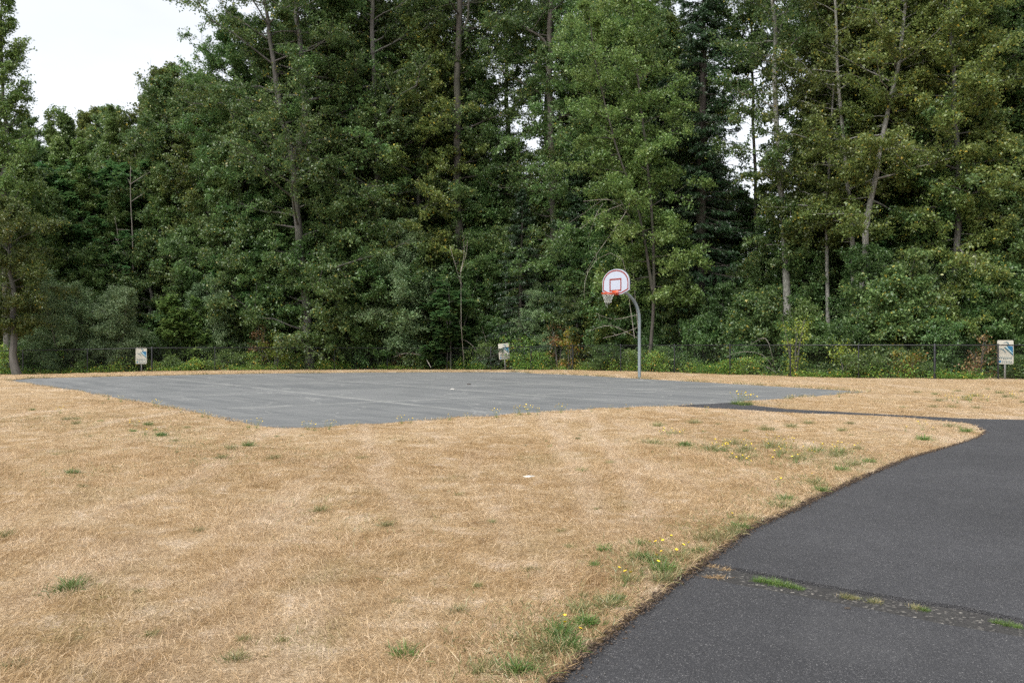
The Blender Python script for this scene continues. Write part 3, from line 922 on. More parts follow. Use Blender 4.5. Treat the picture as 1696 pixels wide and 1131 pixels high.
M['soil'] = plain('dark_soil', (0.075, 0.052, 0.036), 0.95, var=0.6, sc=25)
M['crumb'] = plain('asphalt_crumb', (0.10, 0.095, 0.09), 0.9, var=0.7, sc=40)
pn = [q for q in path_near if q[1] < 12.5]
L_ = np.array(pn); sg = np.linalg.norm(np.diff(L_, axis=0), axis=1); cs = np.r_[0, np.cumsum(sg)]
q = grng.uniform(0, cs[-1], 9000)
ex = np.interp(q, cs, L_[:, 0]); ey = np.interp(q, cs, L_[:, 1])
off = np.stack([grng.normal(0, 0.022, len(q)), grng.normal(0, 0.022, len(q))], 1)
crumbs('soil_crumbs', ex + off[:, 0], ey + off[:, 1], grng.uniform(-0.04, 0.0, len(q)), grng.uniform(0.002, 0.010, len(q)), M['soil'], 'dark crumbly soil along the broken path edge', 'soil', grng)
q2 = grng.uniform(0, cs[-1], 900)
crumbs('gravel', np.interp(q2, cs, L_[:, 0]) + np.abs(grng.normal(0, 0.07, 900)), np.interp(q2, cs, L_[:, 1]) - np.abs(grng.normal(0, 0.05, 900)), np.full(900, -0.028), grng.uniform(0.0015, 0.006, 900), M['crumb'], 'loose grit and pebbles beside the path edge', 'gravel', grng)


# ================================================================== HOOP
M['galv'] = plain('galvanised_paint', (0.20, 0.235, 0.25), 0.45, 0.35, var=0.12, sc=8)
M['board_white'] = plain('board_white', (0.37, 0.40, 0.47), 0.4, var=0.04, sc=3)
M['board_red'] = plain('board_red', (0.20, 0.028, 0.020), 0.5, var=0.2, sc=12)
M['rim_orange'] = plain('rim_orange', (0.42, 0.065, 0.022), 0.45, var=0.15, sc=12)
M['net'] = plain('net_cord', (0.48, 0.48, 0.45), 0.8, var=0.2, sc=20)
PY = 31.1
pb = at(1059, 626.0, PY)
hoop_dir = math.atan2(-0.60, -0.80)           # the way the board faces, towards the court
hoop = empty('basketball_hoop', (pb.x, pb.y, float(gz(pb.x, pb.y)) - 0.01), hoop_dir)
tag(hoop, 'white fan-shaped basketball backboard with red trim on a curved grey pole beside the court', 'basketball hoop')
# local axes: +x = out over the court, y = along the board, z up
ARM = 1.20
pts = [(0, 0, -0.1), (0, 0, 0.8), (0, 0, 1.5), (0, 0, 2.08)]
for a in np.linspace(8, 82, 9):
    pts.append((1.02 * (1 - math.cos(R(a))), 0, 2.12 + 1.04 * math.sin(R(a))))
pts.append((ARM - 0.10, 0, 3.27))
a_ = Acc(); a_.tube(resample(pts, 34), 0.057, 18); a_.build('pole', M['galv'], hoop, True)
a_ = Acc()
a_.box(ARM - 0.12, ARM - 0.035, -0.16, 0.16, 3.14, 3.38)
a_.tube([(ARM - 0.5, 0, 3.19), (ARM - 0.04, -0.34, 3.50)], 0.016, 8)
a_.tube([(ARM - 0.5, 0, 3.19), (ARM - 0.04, 0.34, 3.50)], 0.016, 8)
a_.build('bracket', M['galv'], hoop)
BW, Z0, Z1 = 0.685, 3.03, 3.95
def board_outline(ins=0.0):
    p = [(-0.30, Z0 + ins), (0.30, Z0 + ins), (BW - ins, Z0 + 0.14 + ins * 0.7), (BW - ins, Z0 + 0.40)]
    for a in np.linspace(0, 180, 25)[1:-1]:
        p.append(((BW - ins) * math.cos(R(a)), Z0 + 0.40 + (Z1 - Z0 - 0.40 - ins) * math.sin(R(a)) ** 0.93))
    p += [(-(BW - ins), Z0 + 0.40), (-(BW - ins), Z0 + 0.14 + ins * 0.7)]
    return p
def prism(name, outl, x0, x1, mat, parent):
    n = len(outl)
    V = [(x0, y, z) for y, z in outl] + [(x1, y, z) for y, z in outl]
    Fc = [tuple(range(n))[::-1], tuple(range(n, 2 * n))] + [(i, (i + 1) % n, n + (i + 1) % n, n + i) for i in range(n)]
    o = pydata(name, V, Fc, mat, parent); return o
bd = prism('backboard', board_outline(), ARM - 0.035, ARM + 0.012, M['board_white'], hoop)
def band(name, o1, o2, x, mat, parent):
    n = len(o1); V = [(x, y, z) for y, z in o1] + [(x, y, z) for y, z in o2] + [(x - 0.004, y, z) for y, z in o1] + [(x - 0.004, y, z) for y, z in o2]
    Fc = [(i, (i + 1) % n, n + (i + 1) % n, n + i) for i in range(n)] + [(2 * n + i, 3 * n + i, 3 * n + (i + 1) % n, 2 * n + (i + 1) % n) for i in range(n)]
    Fc += [(i, 2 * n + i, 2 * n + (i + 1) % n, (i + 1) % n) for i in range(n)] + [(n + i, n + (i + 1) % n, 3 * n + (i + 1) % n, 3 * n + i) for i in range(n)]
    return pydata(name, V, Fc, mat, parent)
band('border_stripe', board_outline(0.030), board_outline(0.078), ARM + 0.0165, M['board_red'], bd)
sq = [(-0.305, 3.15), (0.305, 3.15), (0.305, 3.61), (-0.305, 3.61)]; sq2 = [(-0.252, 3.203), (0.252, 3.203), (0.252, 3.557), (-0.252, 3.557)]
band('target_square', sq, sq2, ARM + 0.0165, M['board_red'], bd)
a_ = Acc(); RC = ARM + 0.38; RZ = 3.075
ang = np.linspace(0, 2 * PI, 33)
a_.tube([(RC + 0.228 * math.cos(t), 0.228 * math.sin(t), RZ) for t in ang], 0.013, 8)
a_.tube([(RC + 0.228 * math.cos(t), 0.228 * math.sin(t), RZ - 0.035) for t in ang], 0.009, 8)
a_.box(ARM + 0.014, ARM + 0.035, -0.16, 0.16, RZ - 0.07, RZ + 0.10)
for s in (-1, 1):
    a_.box(ARM + 0.035, ARM + 0.19, s * 0.11 - 0.012, s * 0.11 + 0.012, RZ - 0.05, RZ + 0.005)
    a_.tube([(ARM + 0.04, s * 0.15, RZ + 0.01), (RC - 0.10, s * 0.20, RZ)], 0.010, 6)
a_.build('rim', M['rim_orange'], hoop, False)
a_ = Acc(); nn = 12; lv = 6
for i in range(nn):
    for sgn in (-1, 1):
        pts = []
        for k in range(lv + 1):
            t = (i + sgn * k * 0.5) * 2 * PI / nn; q = k / lv
            rr = 0.222 - 0.10 * min(1, q * 1.35)
            pts.append((RC + rr * math.cos(t), rr * math.sin(t), RZ - 0.04 - 0.30 * q))
        a_.tube(pts, 0.0050, 4)
for (t, l) in ((0.4, 0.14), (0.8, 0.2), (3.4, 0.08)):
    x0, y0 = RC + 0.12 * math.cos(t), 0.12 * math.sin(t)
    a_.tube([(x0, y0, RZ - 0.33), (x0 + 0.02, y0 - 0.03, RZ - 0.33 - l * 0.5), (x0 - 0.03, y0 - 0.06, RZ - 0.33 - l)], 0.006, 4)
a_.build('net', M['net'], hoop)

# ================================================================== FENCE
M['black'] = plain('black_vinyl', (0.006, 0.0065, 0.008), 0.4, var=0.3, sc=5)
fz = {}
pts3 = []
for (px, Y, z) in fence_px:
    X = (px - 848) / F * Y
    pts3.append(Vector((X, Y, float(gz(X, Y)))))
# carry on past both sides of the view
d = (pts3[-1] - pts3[-2]).normalized(); pts3 += [pts3[-1] + d * 3.0, pts3[-1] + d * 6.0]
d = (pts3[0] - pts3[1]).normalized(); pts3 = [pts3[0] + d * 6 + Vector((0, 0, -0.1)), pts3[0] + d * 3 + Vector((0, 0, -0.05))] + pts3
fence = empty('chain_link_fence', pts3[2]); o0 = pts3[2]
tag(fence, 'long low black chain-link fence between the lawn and the wood', 'fence')
FH = 1.21
for i, p in enumerate(pts3):
    thick = i in (4, 10, 18)
    a_ = Acc(); r_ = 0.040 if thick else 0.027
    q = p - o0
    a_.tube([q + Vector((0, 0, -0.15)), q + Vector((0, 0, FH + 0.02)), q + Vector((0, 0, FH + 0.05)), q + Vector((0, 0, FH + 0.06))], [r_, r_, r_ * 0.7, 0.002], 10)
    if thick:
        for zz_ in (0.25, 0.6, 0.95): a_.tube([q + Vector((0, 0, zz_)), q + Vector((0, 0, zz_ + 0.03))], r_ + 0.006, 10)
    a_.build('post', M['black'], fence, True)
a_ = Acc(); a_.tube([p - o0 + Vector((0, 0, FH)) for p in pts3], 0.021, 8); a_.build('top_rail', M['black'], fence, True)
a_ = Acc()
for i in range(len(pts3) - 1):
    p, q = pts3[i] - o0, pts3[i + 1] - o0
    L = (q - p).length; n = int(L / 0.074); hh = FH - 0.04
    nrm = Vector((-(q - p).y, (q - p).x, 0)).normalized() * -0.03
    for k in range(-16, n):
        for s in (0, 1):
            x0 = k * 0.074; x1 = x0 + hh
            c0, c1 = max(0, x0), min(L, x1)
            if c1 - c0 < 0.02: continue
            z0_, z1_ = (c0 - x0) + 0.03, (c1 - x0) + 0.03
            if s: z0_, z1_ = hh + 0.06 - z0_, hh + 0.06 - z1_
            A3 = p.lerp(q, c0 / L) + Vector((0, 0, z0_)) + nrm; B3 = p.lerp(q, c1 / L) + Vector((0, 0, z1_)) + nrm
            a_.V.append(None); a_.Q.append((tuple(A3), tuple(B3)))
segs = a_.Q
a_ = Acc(); a_.add(*tubes(np.array(segs), np.full((len(segs), 2), 0.0012), 3))
a_.tube([p - o0 + Vector((0, 0, 0.035)) for p in pts3], 0.003, 4)
mm = a_.build('chain_link_mesh', M['black'], fence)

# ================================================================== WETLAND SIGNS
M['cream'] = plain('sign_cream', (0.40, 0.39, 0.335), 0.5, var=0.06, sc=3)
M['teal'] = plain('sign_teal', (0.012, 0.085, 0.115), 0.5, var=0.1)
M['blue'] = plain('sign_blue', (0.010, 0.115, 0.235), 0.5, var=0.1)
M['aqua'] = plain('sign_pale_blue', (0.30, 0.48, 0.55), 0.5, var=0.08)
M['steel'] = plain('steel_post', (0.30, 0.32, 0.32), 0.5, 0.4, var=0.15)
def flat(name, poly, d, mat, parent):
    """a thin printed shape on the sign face (which looks towards -y)"""
    n = len(poly); V = [(x, -d, z) for x, z in poly] + [(x, -0.012, z) for x, z in poly]
    return pydata(name, V, [tuple(range(n))] + [(i, n + i, n + (i + 1) % n, (i + 1) % n) for i in range(n)], mat, parent)
def ribbon(name, pts, wd, d, mat, parent):
    P = resample([(a, 0, b) for a, b in pts], 18); T = norm(np.gradient(P, axis=0)); nn = np.stack([-T[:, 2], T[:, 0]], 1)
    w_ = np.interp(np.linspace(0, 1, 18), np.linspace(0, 1, len(wd)), wd)
    a = [(P[i, 0] + nn[i, 0] * w_[i], P[i, 2] + nn[i, 1] * w_[i]) for i in range(18)]; b = [(P[i, 0] - nn[i, 0] * w_[i], P[i, 2] - nn[i, 1] * w_[i]) for i in range(18)]
    V = [(x, -d, z) for x, z in a] + [(x, -d, z) for x, z in b]
    return pydata(name, V, [(i, i + 1, 18 + i + 1, 18 + i) for i in range(17)], mat, parent)
def text_mesh(txt, size):
    cu_ = bpy.data.curves.new('wording', 'FONT'); cu_.body = txt; cu_.size = size; cu_.extrude = 0.0008
    o = bpy.data.objects.new('wording', cu_); C.objects.link(o)
    bpy.context.view_layer.update()
    me = bpy.data.meshes.new_from_object(o); C.objects.unlink(o); bpy.data.objects.remove(o)
    me.name = 'wording'
    return me
wording = text_mesh('Wetland', 0.135)
wording.materials.clear(); wording.materials.append(M['teal'])
SW, SH = 0.58, 0.85
def wet_sign(px, top, bot, Y, label, tilt=0.0, rz=0.0):
    tp = at(px, top, Y); bt = at(px, bot, Y)
    X = tp.x; g0 = float(gz(X, Y))
    r = empty('wetland_sign', (X, Y, g0), rz); r.rotation_euler = (0, tilt, rz)
    tag(r, label, 'sign', 'wetland signs behind the fence')
    z1 = tp.z - g0; z0 = z1 - SH
    a_ = Acc(); a_.box(-0.03, 0.03, 0.006, 0.040, -0.2, z1 - 0.05); a_.build('post', M['steel'], r)
    a_ = Acc()
    # panel with clipped corners
    c_ = 0.03; o_ = [(-SW/2 + c_, z0), (SW/2 - c_, z0), (SW/2, z0 + c_), (SW/2, z1 - c_), (SW/2 - c_, z1), (-SW/2 + c_, z1), (-SW/2, z1 - c_), (-SW/2, z0 + c_)]
    n = 8; pn_ = pydata('panel', [(x, -0.010, z) for x, z in o_] + [(x, 0.004, z) for x, z in o_], [tuple(range(8)), tuple(range(8, 16))[::-1]] + [(i, 8 + i, 8 + (i + 1) % 8, (i + 1) % 8) for i in range(8)], M['cream'], r)
    def q(u, v): return (-SW/2 + u * SW, z1 - v * SH)
    # wing of the bird: a wedge of blue sweeping down to the right edge
    flat('wing', [q(.60, .26), q(.70, .235), q(.96, .25), q(.96, .62), q(.80, .46)], 0.0130, M['blue'], pn_)
    flat('wing_stripe', [q(.50, .29), q(.56, .27), q(.96, .53), q(.96, .575)], 0.0150, M['aqua'], pn_)
    flat('wing_edge', [q(.38, .285), q(.50, .30), q(.96, .60), q(.96, .655)], 0.0140, M['teal'], pn_)
    ribbon('neck', [q(.33, .125), q(.45, .105), q(.57, .085), q(.66, .12), q(.66, .19), q(.60, .26)], [0.003, 0.007, 0.017, 0.020, 0.018, 0.024], 0.0145, M['teal'], pn_)
    ribbon('reed', [q(.13, .36), q(.25, .375), q(.38, .41), q(.52, .52)], [0.012, 0.018, 0.014, 0.003], 0.0140, M['teal'], pn_)
    ribbon('reed', [q(.36, .41), q(.46, .50), q(.50, .57)], [0.008, 0.006, 0.002], 0.0148, M['teal'], pn_)
    wo = bpy.data.objects.new('wording', wording); C.objects.link(wo); wo.parent = pn_
    wo.location = (-SW/2 + 0.05, -0.0125, z1 - 0.79 * SH); wo.rotation_euler = (R(90), 0, 0)
    cx, cz = q(.16, .895)
    flat('round_emblem', [(cx + 0.045 * math.cos(t), cz + 0.045 * math.sin(t)) for t in np.linspace(0, 2 * PI, 16, endpoint=False)], 0.0130, M['blue'], pn_)
    a_ = Acc()
    for k in range(3):
        for j in range(6):
            x0 = -SW/2 + 0.17 + j * 0.062; a_.box(x0, x0 + 0.045, -0.0130, -0.0115, z0 + 0.10 - k * 0.032, z0 + 0.112 - k * 0.032)
    a_.build('small_print', M['teal'], pn_)
    return r
wet_sign(234.0, 575.5, 611, 43.9, 'cream and blue wetland sign left of the court, set just below the fence rail')
wet_sign(837, 568.8, 612, float(np.interp(837, [q[0] for q in fence_px], [q[1] for q in fence_px])) + .12, 'cream and blue wetland sign leaning to one side, behind the middle of the fence', tilt=R(-4.5))
wet_sign(1665, 563.5, 628, 30.15, 'cream and blue wetland sign nearest the camera, at the right end of the fence')

# ================================================================== TREES
def trunk_tree(name, px, Y, stems, label, cat='tree', bark='bark_grey', leafm='cotton', seed=1, group=None, **kw):
    """stems given in photograph pixels at depth Y: (points, r0, r1, lo, hi, share)"""
    b = base_at(px, Y)
    st = [(path_px(p, Y, b), r0, r1, lo, hi, sh) for p, r0, r1, lo, hi, sh in stems]
    rg = np.random.default_rng(seed)
    wd_, LV, LQ = leafy(rg, st, **kw)
    return plant(name, b, wd_, LV, LQ, M[bark], M[leafm], label, cat, group)


def vstem(H, r0, lean=(0, 0), lo=0.2, hi=1.0, share=1.0, r1=0.03, foot=(0, 0)):
    return ([(foot[0], foot[1], 0), (foot[0] + lean[0] * .25, foot[1] + lean[1] * .3, H * .33), (foot[0] + lean[0] * .6, foot[1] + lean[1] * .6, H * .66), (foot[0] + lean[0], foot[1] + lean[1], H)], r0, r1, lo, hi, share)


def local_tree(name, px, Y, stems, label, cat='tree', bark='bark_grey', leafm='cotton', seed=1, group=None, rz=0, scale=1, **kw):
    rg = np.random.default_rng(seed)
    wd_, LV, LQ = leafy(rg, stems, **kw)
    return plant(name, base_at(px, Y), wd_, LV, LQ, M[bark], M[leafm], label, cat, group, rz, scale)


def fir(name, px, Y, H, r0, lmax, label, seed, group=None, **kw):
    rg = np.random.default_rng(seed)
    wd_, LV, LQ = conifer(rg, H, r0, lmax, **kw)
    return plant(name, base_at(px, Y), wd_, LV, LQ, M['bark_dark'], M['needle'], label, 'conifer', group)

# --- front row, left to right
trunk_tree('cottonwood_tree', 12, 45.0, [([(12, 612), (10, 400), (6, 200), (2, 60), (0, -60)], .22, .03, .18, 1, 1)],
           'tall airy leafy tree rising at the far left edge, behind the small olive tree', leafm='light', seed=21, n_limb=64, lmax=2.5, prof=([0, .2, .6, 1], [1, 1, .75, .3]), e0=30, e1=60, subs=9, twigs=7, leaves=18, leaf=.12)
trunk_tree('olive_tree', 28, 41.3, [([(29, 622), (24, 585), (22, 555), (20, 480), (16, 400), (14, 340)], .19, .04, .28, 1, 1)],
           'small olive-green tree with a grey trunk at the left end of the fence', leafm='olive', seed=22, n_limb=50, lmax=2.5, prof=OVAL, e0=-5, e1=60, curv=-.1, subs=9, twigs=8, leaves=22, leaf=.09)
trunk_tree('cottonwood_tree', 512, 48.2, [
    ([(512, 612), (507, 520), (500, 430), (491, 340), (485, 268)], .28, .19, .12, 1, .26),
    ([(485, 268), (470, 200), (456, 130), (445, 60), (436, -20), (428, -110)], .22, .04, -.0001, 1, .37),
    ([(485, 268), (503, 205), (502, 130), (492, 40), (486, -30), (480, -130)], .24, .04, -.0001, 1, .37)],
    'big cottonwood whose grey trunk forks into two stems, left of centre', leafm='cotton', seed=23, away=.45, n_limb=130, lmax=5.6, prof=([0, .3, 1], [.8, 1, .7]), e0=5, e1=30, curv=.02, subs=13, twigs=9, leaves=15, leaf=.125)
trunk_tree('cottonwood_tree', 634, 50.0, [([(634, 600), (629, 450), (625, 300), (622, 160), (618, 40), (613, -90)], .25, .10, .14, 1, 1)],
    'tall cottonwood with a straight pale grey trunk, next right of the forked tree', leafm='cotton', seed=24, away=.6, n_limb=84, lmax=5.0, prof=([0, .3, 1], [.5, 1, .9]), e0=0, e1=40, curv=.05, subs=10, twigs=8, leaves=16, leaf=.125)
trunk_tree('cottonwood_tree', 757, 51.0, [([(756, 605), (757, 450), (756, 300), (757, 150), (761, 40), (764, -100)], .31, .15, .22, 1, .7), ([(757, 60), (772, 40), (776, 10), (778, -60)], .09, .03, 0, 1, .3)],
    'tall cottonwood with a thick nearly black trunk in the middle of the wood', bark='bark_dark', leafm='cotton', seed=25, away=.8, n_limb=80, lmax=4.8, prof=([0, .3, 1], [.6, 1, .9]), e0=0, e1=35, curv=.02, subs=12, twigs=8, leaves=15, leaf=.13)
trunk_tree('cottonwood_tree', 918, 49.0, [([(919, 608), (917, 450), (915, 300), (913, 160), (912, 40), (911, -100)], .28, .13, .22, 1, .75), ([(914, 90), (900, 66), (880, 52), (860, 40)], .10, .03, 0, 1, .15), ([(914, 70), (930, 40), (950, 5), (960, -60)], .09, .03, 0, 1, .1)],
    'tall dark-trunked cottonwood with side limbs, behind the left of the backboard', bark='bark_dark', leafm='cotton', seed=26, away=.8, n_limb=72, lmax=3.6, prof=([0, .3, 1], [.6, 1, .9]), e0=0, e1=35, curv=.02, subs=11, twigs=8, leaves=14, leaf=.13)
trunk_tree('alder_tree', 1076, 40.0, [([(1072, 618), (1080, 540), (1083, 430), (1076, 300), (1062, 180), (1050, 60), (1045, -70)], .085, .03, .16, 1, .6), ([(1081, 480), (1060, 360), (1020, 240), (990, 120), (975, 20)], .07, .02, .1, 1, .4)],
    'slender light-green alder with a thin brown trunk, right behind the hoop pole', leafm='light', bark='bark_dark', seed=27, away=.3, n_limb=96, lmax=2.7, prof=COLUMN, e0=5, e1=45, curv=-.08, subs=9, twigs=8, leaves=14, leaf=.115)
fir('spruce_tree', 1162, 43.0, 25.0, .36, 3.1, 'big dark spruce with drooping boughs to the ground, right of the hoop', 28, droop=-.16)
trunk_tree('cottonwood_tree', 1306, 39.5, [([(1306, 615), (1303, 480), (1297, 360), (1289, 240), (1283, 140), (1280, 40), (1277, -80)], .20, .07, .24, 1, 1)],
    'cottonwood with a pale trunk against the bright gap, right of the spruce', bark='bark_pale', leafm='cotton', seed=29, away=.5, n_limb=60, lmax=3.1, prof=([0, .25, 1], [.3, .8, 1]), e0=0, e1=35, curv=0, subs=9, twigs=7, leaves=14, leaf=.12)
trunk_tree('alder_tree', 1372, 38.0, [([(1373, 612), (1371, 450), (1369, 340), (1377, 220), (1380, 100), (1379, -20)], .10, .03, .36, 1, 1)],
    'thin white-trunked alder standing upright, left of the two leaning trees', bark='bark_pale', leafm='olive', seed=30, away=.8, n_limb=44, lmax=2.4, e0=0, e1=35, subs=9, twigs=7, leaves=14, leaf=.115, prof=COLUMN)
trunk_tree('alder_tree', 1416, 37.0, [([(1417, 615), (1413, 450), (1406, 330), (1395, 220), (1387, 110), (1383, 0), (1380, -80)], .14, .04, .3, 1, 1)],
    'pale-trunked alder leaning gently left, beside the right-leaning one', bark='bark_pale', leafm='olive', seed=31, away=.6, n_limb=64, lmax=2.9, e0=-5, e1=35, subs=9, twigs=8, leaves=16, leaf=.115, prof=COLUMN)
trunk_tree('alder_tree', 1422, 36.0, [([(1421, 616), (1432, 420), (1448, 300), (1470, 190), (1488, 100), (1500, 10), (1508, -80)], .17, .05, .32, 1, 1)],
    'white-trunked alder leaning clearly to the right', bark='bark_pale', leafm='olive', seed=32, away=.6, n_limb=74, lmax=3.2, e0=-10, e1=35, subs=9, twigs=8, leaves=17, leaf=.115, prof=COLUMN)
trunk_tree('birch_tree', 1580, 35.5, [([(1580, 620), (1584, 420), (1586, 280), (1580, 150), (1574, 0), (1570, -120)], .17, .05, .12, 1, 1)],
    'full olive-green tree behind the fence, left of the nearest wetland sign', bark='bark_grey', leafm='olive', seed=33, n_limb=96, lmax=3.4, e0=-12, e1=40, curv=-.1, subs=11, twigs=8, leaves=17, leaf=.11, prof=COLUMN)
trunk_tree('cottonwood_tree', 1690, 38.0, [([(1690, 620), (1690, 400), (1688, 200), (1690, 50), (1692, -120)], .34, .12, .16, 1, 1)],
    'tall dark-trunked tree at the right edge of the view', bark='bark_dark', leafm='cotton', seed=34, n_limb=90, lmax=3.8, e0=-5, e1=40, curv=-.02, subs=10, twigs=8, leaves=16, leaf=.12, prof=COLUMN)

trunk_tree('cottonwood_tree', 1252, 47.0, [([(1256, 600), (1254, 450), (1250, 300), (1246, 120), (1244, -60)], .13, .05, .70, 1, 1)],
    'thin dark-stemmed cottonwood in the bright gap right of the spruce, leafy only high up', bark='bark_dark', leafm='cotton', seed=35, n_limb=52, lmax=3.2, e0=0, e1=35, subs=10, twigs=8, leaves=15, leaf=.13, prof=COLUMN)
trunk_tree('cottonwood_tree', 840, 55.0, [([(842, 600), (842, 400), (840, 200), (838, 60), (836, -120)], .24, .08, .58, 1, 1)],
    'tall cottonwood standing back between the two dark trunks', bark='bark_dark', leafm='cotton', seed=36, n_limb=50, lmax=4.4, e0=0, e1=35, subs=10, twigs=8, leaves=13, leaf=.14, prof=COLUMN)
trunk_tree('cottonwood_tree', 905, 58.0, [([(905, 600), (905, 400), (905, 200), (906, 60), (908, -120)], .24, .08, .60, 1, 1)],
    'tall cottonwood standing back behind the right-hand dark trunk', bark='bark_grey', leafm='alder', seed=37, n_limb=46, lmax=4.6, e0=0, e1=35, subs=10, twigs=8, leaves=12, leaf=.14, prof=COLUMN)

# --- understorey trees and big shrubs
def bushy(name, px, Y, W, H, label, leafm, seed, n=6, cat='shrub', bark='bark_grey', group=None, sc=1.0, **kw):
    rg = np.random.default_rng(seed + 500)
    st = []
    for k in range(n):
        a = rg.uniform(0, 2 * PI); l = W * .36 * rg.uniform(.3, 1)
        h = H * rg.uniform(.6, .93)
        st.append(([(W * .07 * math.cos(a), W * .07 * math.sin(a), 0), (l * .45 * math.cos(a), l * .45 * math.sin(a), h * .45), (l * math.cos(a), l * math.sin(a), h)], min(.05, .012 + .006 * H), .006, .06, 1, 1.0 / n))
    o = dict(n_limb=60, lmax=W * .30, prof=OVAL, e0=0, e1=60, subs=8, twigs=7, leaves=14, leaf=.09, curv=-.05)
    o.update(kw)
    return local_tree(name, px, Y, st, label, cat, bark, leafm, seed, group, 0, sc, **o)

bushy('willow_shrub', 105, 44.5, 5.4, 5.6, 'large grey-green willow bush beside the small olive tree at the left', 'willow', 40, n=9, n_limb=94, leaf=.085, aspect=.4, leaves=20)
bushy('willow_shrub', 195, 45.0, 4.6, 4.8, 'rounded grey-green willow bush behind the left wetland sign', 'willow', 41, n=9, n_limb=94, leaf=.085, aspect=.4, leaves=20)
bushy('maple_tree', 300, 46.8, 3.4, 4.6, 'bright green low maple, right of the left wetland sign', 'light', 42, cat='tree', leaf=.17, aspect=.9, up=1.6, leaves=8, n_limb=50)
bushy('willow_shrub', 350, 47.6, 3.6, 5.8, 'silvery grey-green bush between the bright low maple and the forked trunk', 'willow', 43, n=7, n_limb=81, leaf=.085, aspect=.45, leaves=18)
bushy('alder_shrub', 425, 49.2, 4.2, 8.5, 'tall mid-green thicket just left of the forked trunk', 'alder', 44, n=7, n_limb=108, leaf=.11, leaves=18)
bushy('alder_shrub', 585, 49.6, 4.6, 9.0, 'dark green thicket right of the forked trunk', 'alder', 45, n=8, n_limb=113, leaf=.11, leaves=18)
bushy('willow_tree', 672, 49.6, 4.2, 10.2, 'silvery-leaved tree in front of the straight pale trunk', 'willow', 46, cat='tree', n=6, n_limb=108, leaf=.10, leaves=15)
bushy('maple_tree', 748, 48.2, 6.0, 5.9, 'broad-leaved maple sapling in flat green layers, left of the leaning sign', 'maple', 47, n=6, cat='tree', leaf=.27, aspect=.95, up=2.4, hang=.2, leaves=5, twigs=6, subs=8, n_limb=46, e0=0, e1=15, curv=-.12, prof=([0, .4, 1], [.5, 1, .8]))
bushy('maple_tree', 225, 52.0, 6.5, 10.5, 'dark broad-leaved maple behind the willow bushes at the left', 'maple', 48, n=7, cat='tree', leaf=.21, aspect=.95, up=1.8, leaves=8, n_limb=95, e0=0, e1=25)
bushy('maple_tree', 325, 53.5, 6.0, 12.5, 'broad green tree above the silvery bush, left of the forked trunk', 'maple', 49, n=7, cat='tree', leaf=.18, aspect=.8, up=1.2, leaves=11, n_limb=100, e0=0, e1=40)
bushy('alder_shrub', 1010, 43.4, 3.2, 5.6, 'olive-tinted thicket behind the basketball backboard', 'olive', 50, n=7, n_limb=81, leaf=.10, leaves=15)
bushy('alder_shrub', 1255, 37.6, 3.9, 4.3, 'low green thicket behind the fence, left of the pale trunk', 'cotton', 51, n=7, n_limb=89, leaf=.11, leaves=15)
bushy('alder_shrub', 1340, 35.4, 2.6, 3.6, 'yellow-green twiggy bush behind the fence, below the thin white trunk', 'light', 52, n=6, n_limb=54, leaf=.085, leaves=8)
bushy('alder_tree', 1475, 34.2, 4.6, 5.6, 'low spreading grey-green tree with drooping boughs, right of the leaning trunks', 'cotton', 53, cat='tree', n=8, n_limb=121, leaf=.115, leaves=17, e0=-10, e1=20, curv=-.25)
bushy('alder_shrub', 1640, 34.5, 3.6, 4.8, 'dark green thicket above the nearest wetland sign', 'alder', 54, n=7, n_limb=94, leaf=.11, leaves=16)

# hemlocks in the middle, thin and drooping
fir('hemlock_tree', 862, 47.0, 10.0, .15, 2.7, 'dark drooping hemlock behind the leaning wetland sign', 60, droop=-.22, dens=.8, leaf=.13)
fir('hemlock_tree', 955, 46.0, 12.5, .17, 2.8, 'dark drooping hemlock left of the backboard', 61, droop=-.24, dens=.8, leaf=.13)
fir('hemlock_tree', 1098, 44.0, 15.0, .22, 2.6, 'dark conifer between the slender alder and the big spruce', 62, droop=-.20, dens=.8)
fir('hemlock_tree', 560, 52.0, 16.0, .24, 3.2, 'dark conifer half hidden right of the forked trunk', 63, droop=-.18)
fir('fir_tree', 78, 66.0, 17.0, .2, 2.0, 'narrow fir tip poking above the treeline at the left', 64)
fir('fir_tree', 118, 69.0, 20.3, .2, 1.5, 'narrow spire standing highest on the left treeline', 65)

# --- second and third row: trees in numbers, copies of five kinds
protos = []
def proto(leafm, bark, seed, H, lmax, lo, **kw):
    rg = np.random.default_rng(seed)
    st = [vstem(H, .2 + H * .004, (rg.uniform(-.8, .8), rg.uniform(-.5, .5)), lo=lo)]
    o = dict(n_limb=80, lmax=lmax, prof=OVAL, e0=-8, e1=45, subs=10, twigs=8, leaves=16, leaf=.13, curv=-.03)
    o.update(kw)
    return leafy(rg, st, **o), bark, leafm
kinds = [proto('alder', 'bark_grey', 71, 15, 3.4, .10), proto('cotton', 'bark_dark', 72, 18, 3.6, .16), proto('olive', 'bark_grey', 73, 14, 3.2, .10), proto('alder', 'bark_dark', 74, 12, 3.2, .06, leaf=.15), proto('maple', 'bark_grey', 75, 11, 3.8, .08, leaf=.2, aspect=.9, up=1.5, leaves=9)]
firs = [conifer(np.random.default_rng(81), 17, .24, 2.8), conifer(np.random.default_rng(82), 14, .2, 2.6, droop=-.2)]
first = {}
